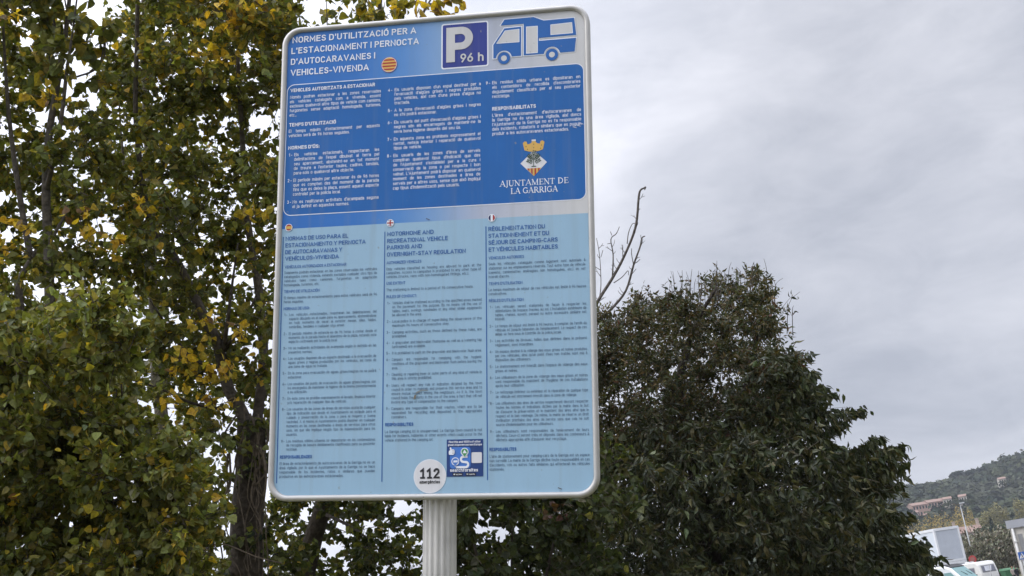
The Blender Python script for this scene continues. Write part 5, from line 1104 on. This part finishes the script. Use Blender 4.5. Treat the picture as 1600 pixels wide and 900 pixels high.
# street lamp, slim pole
P_GALV = mat('galvanised_steel', (0.33, 0.335, 0.335), 0.45, 0.08, 6, 0.5)
p = at(1500, 788, 112); g0 = gz(p.x, p.y); hL = p.z - g0
r = tag(empty('street_lamp', Vector((p.x, p.y, g0))), 'tall slim street lamp standing behind the caravan', 'street lamp')
m = MB(); m.tube([(0,0,0), (0,0,hL*.3), (0,0,hL)], [.09, .075, .045], 10); m.build('pole', P_GALV, r)
m = MB(); m.tube([(0,0,hL-.05), (.1,-.03,hL+.04), (.2,-.05,hL+.08)], [.045,.045,.04], 8); m.build('arm', P_GALV, r)
m = MB(); m.prism([(-.05,-.16), (.38,-.18), (.42,-.06), (.38,0.06), (-.05,.06)], hL+.05, hL+.15); m.build('lamp_head', mat('lamp_grey', (0.55,0.56,0.57), .5), r)
p = at(1501, 838, 104); g0 = gz(p.x, p.y); r = tag(empty('flag_pole', Vector((p.x, p.y, g0))), 'thin bare metal pole rising along the white cabin', 'pole')
m = MB(); m.tube([(0,0,0), (0,0,p.z-g0)], [.05,.035], 8); m.build('pole', P_GALV, r)
m = MB(); m.box(-.15,.15,-.15,.15,0,.03); m.build('base_plate', P_GALV, r)

# white portable cabins, one on top of the other
CW = mat('cabin_white_frame', (0.72, 0.73, 0.75), .5, .05, 3); CP = mat('cabin_grey_panel', (0.46, 0.49, 0.54), .5, .05, 2, 0, .1)
CP2 = mat('cabin_pale_panel', (0.60, 0.64, 0.69), .5, .05, 2)
DC = 96.0; pc = at(1470.5, 880, DC); gc = gz(pc.x, pc.y)
def cabin(z, label):
    r = tag(empty('portable_cabin', Vector((pc.x, pc.y, z)), R(18)), label, 'cabin', 'stacked portable cabins')
    # local: near corner at the origin, long side along +Y, short side along +X
    w, l, h, f = 2.45, 6.0, 2.72, .17
    m = MB()
    for x, y in ((0,0), (w,0), (0,l), (w,l)): m.box(min(x, abs(x-f)) if x else 0, x if x else f, (y-f if y else 0), (y if y else f), 0, h)
    for z0 in (0, h-f):
        m.box(f, w-f, .006, f, z0+.004, z0+f-.004); m.box(f, w-f, l-f, l-.006, z0+.004, z0+f-.004); m.box(.006, f, f, l-f, z0+.004, z0+f-.004); m.box(w-f, w-.006, f, l-f, z0+.004, z0+f-.004)
    m.build('frame', CW, r)
    m = MB(); m.box(f, w-f, .05, .10, f, h-f); m.build('end_panel', CP, r)
    m = MB(); m.box(f, w-f, l-.10, l-.05, f, h-f); m.build('end_panel', CP, r)
    for x in (.05, w-.10):
        m = MB()
        for q in range(5): m.box(x, x+.05, f + q*(l-2*f)/5 + .015, f + (q+1)*(l-2*f)/5 - .015, f, h-f)
        m.box(x+.008, x+.042, f, l-f, f, h-f); m.build('side_panel', CP2, r)
    m = MB(); m.box(.02, w-.02, .02, l-.02, h+.002, h+.05); m.build('roof', CW, r)
    m = MB(); m.box(f+.1, w-f-.1, f+.1, l-f-.1, .02, .1); m.build('floor_pan', CP, r)
    return r
zt = pc.z
cabin(zt, 'upper white portable cabin with grey end panel behind the camper van')
cabin(zt - 2.78, 'lower white portable cabin under the upper one, behind the camper van')

# camper van
V_WHITE = mat('van_white_paint', (0.72, 0.73, 0.74), .3, .02, 2); V_BLACK = mat('black_plastic', (0.02, 0.02, 0.022), .5, .1, 9); V_SCREEN = mat('teal_tinted_glass', (0.19, 0.33, 0.33), .12); V_DARK = mat('tinted_glass', (0.035, 0.04, 0.045), .1); V_TYRE = mat('tyre_rubber', (0.02, 0.02, 0.02), .9); V_RIM = mat('wheel_rim', (0.45, 0.46, 0.47), .4, 0, 1, .6); V_LAMP = mat('lamp_lens', (0.6, 0.62, 0.62), .15)
def extrude_profile(mb, prof, y0, y1, bevel=.12):
    """side profile (x, z) extruded across y with rounded shoulders"""
    n = len(prof); cx = sum(p[0] for p in prof)/n; cz = sum(p[1] for p in prof)/n
    rings = []
    for y, k in ((y0, bevel), (y0+bevel*.35, bevel*.3), (y0+bevel, 0), (y1-bevel, 0), (y1-bevel*.35, bevel*.3), (y1, bevel)):
        rings.append([(x + (cx-x)/max(.6, math.hypot(cx-x, cz-z))*k, y, z + (cz-z)/max(.6, math.hypot(cx-x, cz-z))*k) for x, z in prof])
    V = [p for r_ in rings for p in r_]
    F = [(j*n+i, j*n+(i+1) % n, (j+1)*n+(i+1) % n, (j+1)*n+i) for j in range(5) for i in range(n)] + [tuple(range(n))[::-1], tuple(5*n+i for i in range(n))]
    mb.add(V, F)
def wheel(parent, x, y, r=.34, w=.22):
    s_ = 1 if y > 0 else -1
    m = MB(); m.tube([(x, y - w/2, r), (x, y - w/2 + .03, r), (x, y + w/2 - .03, r), (x, y + w/2, r)], [r*.9, r, r, r*.9], 20); wh = m.build('wheel', V_TYRE, parent)
    m = MB(); m.tube([(x, y + s_*(w/2 - .02), r), (x, y + s_*(w/2 + .012), r)], [r*.6, r*.56], 16); m.build('rim', V_RIM, wh)
pv = at(1494, 882, 84); gv = gz(pv.x, pv.y); HV = pv.z - gv
r = tag(empty('camper_van', Vector((pv.x, pv.y, gv)), R(-46)), 'white camper van with black cab roof and teal tinted windscreen by the cabins', 'van')
k = HV/2.62; r.scale = (k, k, k)
# local x forward; origin under the roof's front edge
prof = [(-4.6,.42), (-4.65,1.2), (-4.6,2.5), (-4.45,2.66), (-1.5,2.68), (-.35,2.62), (.05,2.45), (.95,1.52), (1.45,1.30), (1.62,1.05), (1.66,.45)]
m = MB(); extrude_profile(m, prof[::-1], -1.02, 1.02); m.build('body', V_WHITE, r)
def on_slope(name, x0, z0, x1, z1, ya0, ya1, yb0, yb1, mt, par, off=.03):
    dx, dz = x1-x0, z1-z0; L_ = math.hypot(dx, dz); nx_, nz_ = -dz/L_*-1, dx/L_*-1
    nx_, nz_ = (dz/L_*-1, dx/L_) if dx > 0 else (dz/L_, -dx/L_)
    q = [(x0, ya0, z0), (x0, ya1, z0), (x1, yb1, z1), (x1, yb0, z1)]
    m = MB(); m.add([(x+nx_*.004, y, z+nz_*.004) for x, y, z in q] + [(x+nx_*off, y, z+nz_*off) for x, y, z in q], [(0,1,2,3), (7,6,5,4), (0,4,5,1), (1,5,6,2), (2,6,7,3), (3,7,4,0)]); return m.build(name, mt, par)
on_slope('windscreen', .07, 2.43, .93, 1.54, -.80, .80, -.92, .92, V_SCREEN, r)
cp = on_slope('cab_roof', -1.35, 2.675, -.36, 2.62, -.86, .86, -.86, .86, V_BLACK, r, .05)
on_slope('roof_front', -.34, 2.615, .05, 2.45, -.86, .86, -.82, .82, V_BLACK, r, .05)
for s_ in (-1, 1):
    y_ = s_*1.02
    for nm, x0, x1, z0, z1, mt in (('side_window', -1.25, -.45, 1.5, 2.2, V_DARK), ('side_window', -3.6, -2.2, 1.5, 2.15, V_DARK)):
        m = MB(); m.box(x0, x1, min(y_-.005, y_+s_*.02), max(y_-.005, y_+s_*.02), z0, z1); m.build(nm, mt, r)
    m = MB(); pl = [(-.4,1.5), (.62,1.5), (.06,2.2), (-.4,2.2)]; ya, yb = sorted((y_-.005, y_+s_*.02))
    m.add([(x,ya,z) for x,z in pl] + [(x,yb,z) for x,z in pl], [(3,2,1,0), (4,5,6,7), (0,1,5,4), (1,2,6,5), (2,3,7,6), (3,0,4,7)]); m.build('cab_window', V_SCREEN, r)
    m = MB(); m.box(.42, .56, min(y_, y_+s_*.26), max(y_, y_+s_*.26), 1.5, 1.85); m.build('mirror', V_BLACK, r)
    m = MB(); m.box(1.3, 1.6, min(s_*.6, s_*.92), max(s_*.6, s_*.92), .92, 1.2); m.build('headlight', V_LAMP, r)
    wheel(r, .75, s_*.92); wheel(r, -3.3, s_*.92)
m = MB(); m.box(1.5, 1.74, -.95, .95, .38, .78); m.build('bumper', V_BLACK, r)
m = MB(); m.tube([(.35, -.3, 2.19), (.62, -.05, 1.93)], .018, 5); m.tube([(.35, .35, 2.19), (.62, .55, 1.93)], .018, 5); m.build('wiper', V_BLACK, r)

# caravan
C_CREAM = mat('caravan_white', (0.68, 0.67, 0.64), .35, .04, 3); C_ROOF = mat('caravan_grey_roof', (0.42, 0.43, 0.45), .6, .1, 3); C_TRIM = mat('caravan_trim', (0.30, 0.30, 0.30), .5); C_GLASS = mat('caravan_window', (0.16, 0.165, 0.20), .12); C_CURT = mat('pale_curtain', (0.55, 0.56, 0.60), .9, .1, 4)
pk = at(1541, 877, 88); gk = gz(pk.x, pk.y); HK = pk.z - gk
r = tag(empty('caravan', Vector((pk.x, pk.y, gk)), R(-63)), 'old cream white caravan with a wide curtained front window, right of the camper van', 'caravan')
k = HK/2.5; r.scale = (k, k, k)
# local: +x is the windowed end, y across; near corner of the end wall is (0, -1.05)
prof = [(-4.4,.55), (-4.5,1.3), (-4.3,2.2), (-3.9,2.48), (-.6,2.56), (-.25,2.5), (-.06,2.25), (.14,1.45), (.16,1.1), (.02,.55)]
m = MB(); extrude_profile(m, prof[::-1], -1.08, 1.08, .10); body = m.build('body', C_CREAM, r)
m = MB(); m.prism([(-3.8,-.9), (-.6,-.9), (-.6,.9), (-3.8,.9)], 2.50, 2.585); m.build('roof_panel', C_ROOF, r)
m = MB(); m.box(-2.3,-1.8,-.3,.3,2.585,2.68); m.build('roof_vent', C_CREAM, r)
ew = on_slope('end_window', -.045, 2.2, .115, 1.55, -.82, .82, -.86, .86, C_TRIM, r, .02)
on_slope('pane', -.015, 2.13, .12, 1.62, -.74, .74, -.78, .78, C_GLASS, ew, .03).parent = ew
on_slope('curtain', -.005, 2.1, .12, 1.66, -.45, .45, -.5, .2, C_CURT, ew, .04).parent = ew
for s_ in (-1, 1):
    for x0, x1, z0, z1 in ((-1.25,-.55,1.5,2.1), (-3.2,-2.2,1.5,2.1)):
        y_ = s_*1.08; m = MB(); m.box(x0, x1, min(y_-.004, y_+s_*.02), max(y_-.004, y_+s_*.02), z0, z1); w_ = m.build('side_window', C_TRIM, r)
        m = MB(); m.box(x0+.07, x1-.07, min(y_+s_*.021, y_+s_*.03), max(y_+s_*.021, y_+s_*.03), z0+.07, z1-.07); m.build('pane', C_GLASS, w_)
    wheel(r, -2.2, s_*.93, .32, .2)
m = MB(); m.tube([(0,-.5,.52), (1.3,0,.48)], .04, 6); m.tube([(0,.5,.52), (1.3,0,.48)], .04, 6); m.box(1.2,1.42,-.06,.06,.45,.6); m.build('drawbar', P_GALV, r)

# thin marker pole in front of the caravan, red round road sign behind it
p = at(1545, 882, 66); g0 = gz(p.x, p.y); r = tag(empty('marker_pole', Vector((p.x, p.y, g0))), 'thin dark pole standing in front of the caravan window', 'pole')
m = MB(); m.tube([(0,0,0), (0,0,p.z-g0)], [.022,.018], 7); m.build('pole', C_TRIM, r); m = MB(); m.tube([(0,0,0),(0,0,.04)], [.09,.08], 10); m.build('base_plate', C_TRIM, r)
p = at(1519.5, 874, 92); g0 = gz(p.x, p.y); r = tag(empty('round_road_sign', Vector((p.x, p.y, g0))), 'round red road sign showing above the caravan roof', 'road sign')
m = MB(); m.tube([(0,.03,0), (0,.03,p.z-g0+.2)], .03, 8); m.build('pole', P_GALV, r)
hz = p.z - g0
for nm, rad, y0, y1, cc in (('disc', .30, -.02, 0, (0.42, 0.05, 0.05)), ('disc_centre', .19, -.026, -.0205, (0.30, 0.12, 0.10))):
    m = MB(); cs = circle(0, hz, rad, 24); m.add([(x, y0, z) for x, z in cs] + [(x, y1, z) for x, z in cs], [tuple(range(24)), tuple(range(24, 48))[::-1]] + [(i, 24+i, 24+(i+1) % 24, (i+1) % 24) for i in range(24)]); m.build(nm, mat('road_sign_red', cc, .5), r)

# beige building at the right edge
B_WALL = mat('beige_render', (0.50, 0.475, 0.425), .9, .06, .8, 0, .15); B_FASC = mat('grey_metal_fascia', (0.36, 0.37, 0.40), .5, .06, 1.5, .2); B_PIPE = mat('pale_drain_pipe', (0.56, 0.55, 0.52), .5); B_DARK = mat('shaded_door_metal', (0.22, 0.22, 0.22), .6, .1, 3)
DB = 64.0; pb = at(1577.5, 826, DB); gb_ = gz(pb.x, pb.y); HB = pb.z - gb_
r = tag(empty('beige_building', Vector((pb.x, pb.y, gb_)), R(-27)), 'beige flat roofed building with grey metal fascia at the right border', 'building')
m = MB(); m.box(0, 14, 0, 9, -.5, HB); m.build('wall', B_WALL, r)
m = MB(); m.box(-.12, 14.1, -.14, 9.1, HB+.003, HB+.42); m.build('fascia', B_FASC, r)
m = MB(); m.tube([(.14,-.09,0), (.14,-.09,HB-.02)], .065, 10); pp = m.build('drain_pipe', B_PIPE, r)
for z in (HB*.28, HB*.62, HB*.83):
    m = MB(); m.box(.05,.23,-.17,-.002,z,z+.07); m.build('pipe_clip', B_PIPE, pp)
m = MB(); m.box(.32,.55,-.05,-.003,0,HB-.35); m.build('door_jamb', B_DARK, r)
m = MB()
for q in range(22): m.box(.551, 4.6, -.022 - .012*(q % 2), -.003, q*.14*HB/3.4, (q+1)*.14*HB/3.4 - .004)
m.build('shutter_door', mat('shutter_beige', (0.54, 0.52, 0.47), .7, .04, 2), r)
S_BLUE = mat('road_sign_blue', (0.035, 0.11, 0.36), .45); S_W = mat('road_sign_white', (0.7, 0.7, 0.72), .45)
p = at(1597, 868, 58); g0 = gz(p.x, p.y); r = tag(empty('crossing_sign', Vector((p.x, p.y, g0)), R(-5)), 'small blue square pedestrian crossing sign in front of the beige building', 'road sign')
hz = p.z - g0
m = MB(); m.tube([(0,.03,0), (0,.03,hz+.1)], .025, 8); m.build('pole', P_GALV, r)
m = MB(); m.box(-.18,.18,-.008,0,hz-.18,hz+.18); bd = m.build('board', S_BLUE, r)
m = MB(); tri = [(-.145,hz-.13), (.145,hz-.13), (0,hz+.14)]; m.add([(x,-.011,z) for x,z in tri], [(0,1,2)]); m.build('white_triangle', S_W, bd)
m = MB()
for pts, w_ in (([(-.02,hz+.045), (0,hz-.02)], .03), ([(0,hz-.02), (-.045,hz-.11)], .022), ([(0,hz-.02), (.04,hz-.11)], .022), ([(-.03,hz+.01), (.04,hz-.01)], .016)):
    v, f_ = strip(pts, w_); m.add([(x,-.013,z) for x, z in v], [q[::-1] for q in f_])
m.add([(x,-.013,z) for x, z in circle(-.02,hz+.075,.022,10)], [tuple(range(10))[::-1]]); m.build('pedestrian_figure', V_BLACK, bd)
# green waste bin
p = at(1575, 888, 96); g0 = gz(p.x, p.y); hz = p.z - g0
r = tag(empty('waste_bin', Vector((p.x, p.y, g0)), R(8)), 'green wheeled waste bin between the caravan and the beige building', 'bin'); B_GRN = mat('bin_green', (0.05, 0.16, 0.07), .5, .08, 4)
bs = hz/1.25; r.scale = (bs, bs, bs)
m = MB(); m.add([(-.42,-.34,.12), (.42,-.34,.12), (.42,.34,.12), (-.42,.34,.12), (-.56,-.44,1.1), (.56,-.44,1.1), (.56,.44,1.1), (-.56,.44,1.1)], [(3,2,1,0), (0,1,5,4), (1,2,6,5), (2,3,7,6), (3,0,4,7), (4,5,6,7)]); m.build('body', B_GRN, r)
m = MB(); m.add([(-.6,-.48,1.103), (.6,-.48,1.103), (.6,.48,1.103), (-.6,.48,1.103), (-.52,-.38,1.22), (.52,-.38,1.22), (.52,.44,1.28), (-.52,.44,1.28)], [(3,2,1,0), (0,1,5,4), (1,2,6,5), (2,3,7,6), (3,0,4,7), (4,5,6,7)]); m.build('lid', B_GRN, r)
for sx in (-.35, .35): m = MB(); m.tube([(sx-.03,.3,.09), (sx+.03,.3,.09)], .09, 12); m.build('wheel', V_TYRE, r)

# person walking by the beige building
def person(px, py, d, top_c, hair_c, label):
    p = at(px, py, d); g0 = gz(p.x, p.y); h = 1.72
    r = tag(empty('person', Vector((p.x, p.y, g0)), R(15)), label, 'person'); s_ = (p.z - g0)/h; r.scale = (s_, s_, s_)
    J = {'pel': (0,0,.93,.135), 'wst': (0,0,1.08,.125), 'chs': (0,-.01,1.30,.155), 'nk': (0,0,1.46,.055), 'hd': (0,-.02,1.60,.092), 'top': (0,0,1.68,.075)}
    E_ = [('pel','wst'), ('wst','chs'), ('chs','nk'), ('nk','hd'), ('hd','top')]
    for sx, t in ((-1,'l'), (1,'r')):
        st = .16*sx
        J.update({'hp'+t: (.095*sx,0,.88,.10), 'kn'+t: (.10*sx,-.03-st*.5,.48,.06), 'an'+t: (.10*sx,.05-st,.09,.042), 'to'+t: (.11*sx,-.10-st,.04,.035), 'sh'+t: (.19*sx,0,1.39,.062), 'el'+t: (.25*sx,.05+st*.5,1.12,.045), 'wr'+t: (.24*sx,-.06+st*.8,.90,.032), 'ha'+t: (.24*sx,-.10+st*.9,.82,.036)})
        E_ += [('pel','hp'+t), ('hp'+t,'kn'+t), ('kn'+t,'an'+t), ('an'+t,'to'+t), ('chs','sh'+t), ('sh'+t,'el'+t), ('el'+t,'wr'+t), ('wr'+t,'ha'+t)]
    names = list(J); me = bpy.data.meshes.new('person_body'); me.from_pydata([J[n][:3] for n in names], [(names.index(a), names.index(b)) for a, b in E_], []); me.update()
    o = bpy.data.objects.new('body', me); col.objects.link(o)
    sk = o.modifiers.new('skin', 'SKIN'); sd = o.modifiers.new('sub', 'SUBSURF'); sd.levels = sd.render_levels = 2
    for i, n in enumerate(names): me.skin_vertices[0].data[i].radius = (J[n][3], J[n][3]*.82)
    me.skin_vertices[0].data[0].use_root = True
    dg = bpy.context.evaluated_depsgraph_get(); m2 = bpy.data.meshes.new_from_object(o.evaluated_get(dg)); bpy.data.objects.remove(o)
    ca = m2.color_attributes.new('col', 'FLOAT_COLOR', 'POINT')
    for i, v in enumerate(m2.vertices):
        z = v.co.z; c = (.42, .27, .20) if z > 1.455 or (z < .87 and abs(v.co.x) > .205) else (top_c if z > .9 else ((.03, .032, .045) if z > .1 else (.02, .02, .02)))
        ca.data[i].color = (*c, 1)
    m2.materials.clear(); m2.materials.append(col_mat('cloth_and_skin', .8)); m2.shade_smooth()
    b = bpy.data.objects.new('body', m2); col.objects.link(b); b.parent = r
    m = MB(); n = 14; V = []; F = []
    for j in range(6):
        a = PI/2*j/5
        for i in range(n): t = 2*PI*i/n; V.append((.102*math.cos(a)*math.cos(t), .012 + .112*math.cos(a)*math.sin(t), 1.60 + .115*math.sin(a) - (.09 if (j == 0 and math.sin(t) > -.2) else 0)))
    for j in range(5):
        for i in range(n): F.append((j*n+i, j*n+(i+1) % n, (j+1)*n+(i+1) % n, (j+1)*n+i))
    m.add(V, F, hair_c, 0, True); m.build('hair', col_mat('hair', .6), r)
    return r
person(1586, 884.5, 92, (.018, .018, .022), (.02, .015, .012), 'person in dark clothes walking past the beige building')
person(1580.5, 885, 95, (.35, .30, .26), (.25, .15, .08), 'light haired person in pale clothes beside the one in dark clothes')

# ------------------------------------------------------------------ air between the sign and the hills
m = MB(); m.box(-1400, 1700, -500, 1500, -45, 84)
hm = bpy.data.materials.new('haze'); hm.use_nodes = True; t = hm.node_tree; t.nodes.clear()
o_ = t.nodes.new('ShaderNodeOutputMaterial'); pvn = t.nodes.new('ShaderNodeVolumePrincipled')
pvn.inputs['Color'].default_value = (0.80, 0.85, 0.95, 1); pvn.inputs['Density'].default_value = 0.00021; pvn.inputs['Anisotropy'].default_value = 0.2
t.links.new(pvn.outputs[0], o_.inputs['Volume'])
hz_o = m.build('haze', hm); tag(hz_o, kind='stuff')
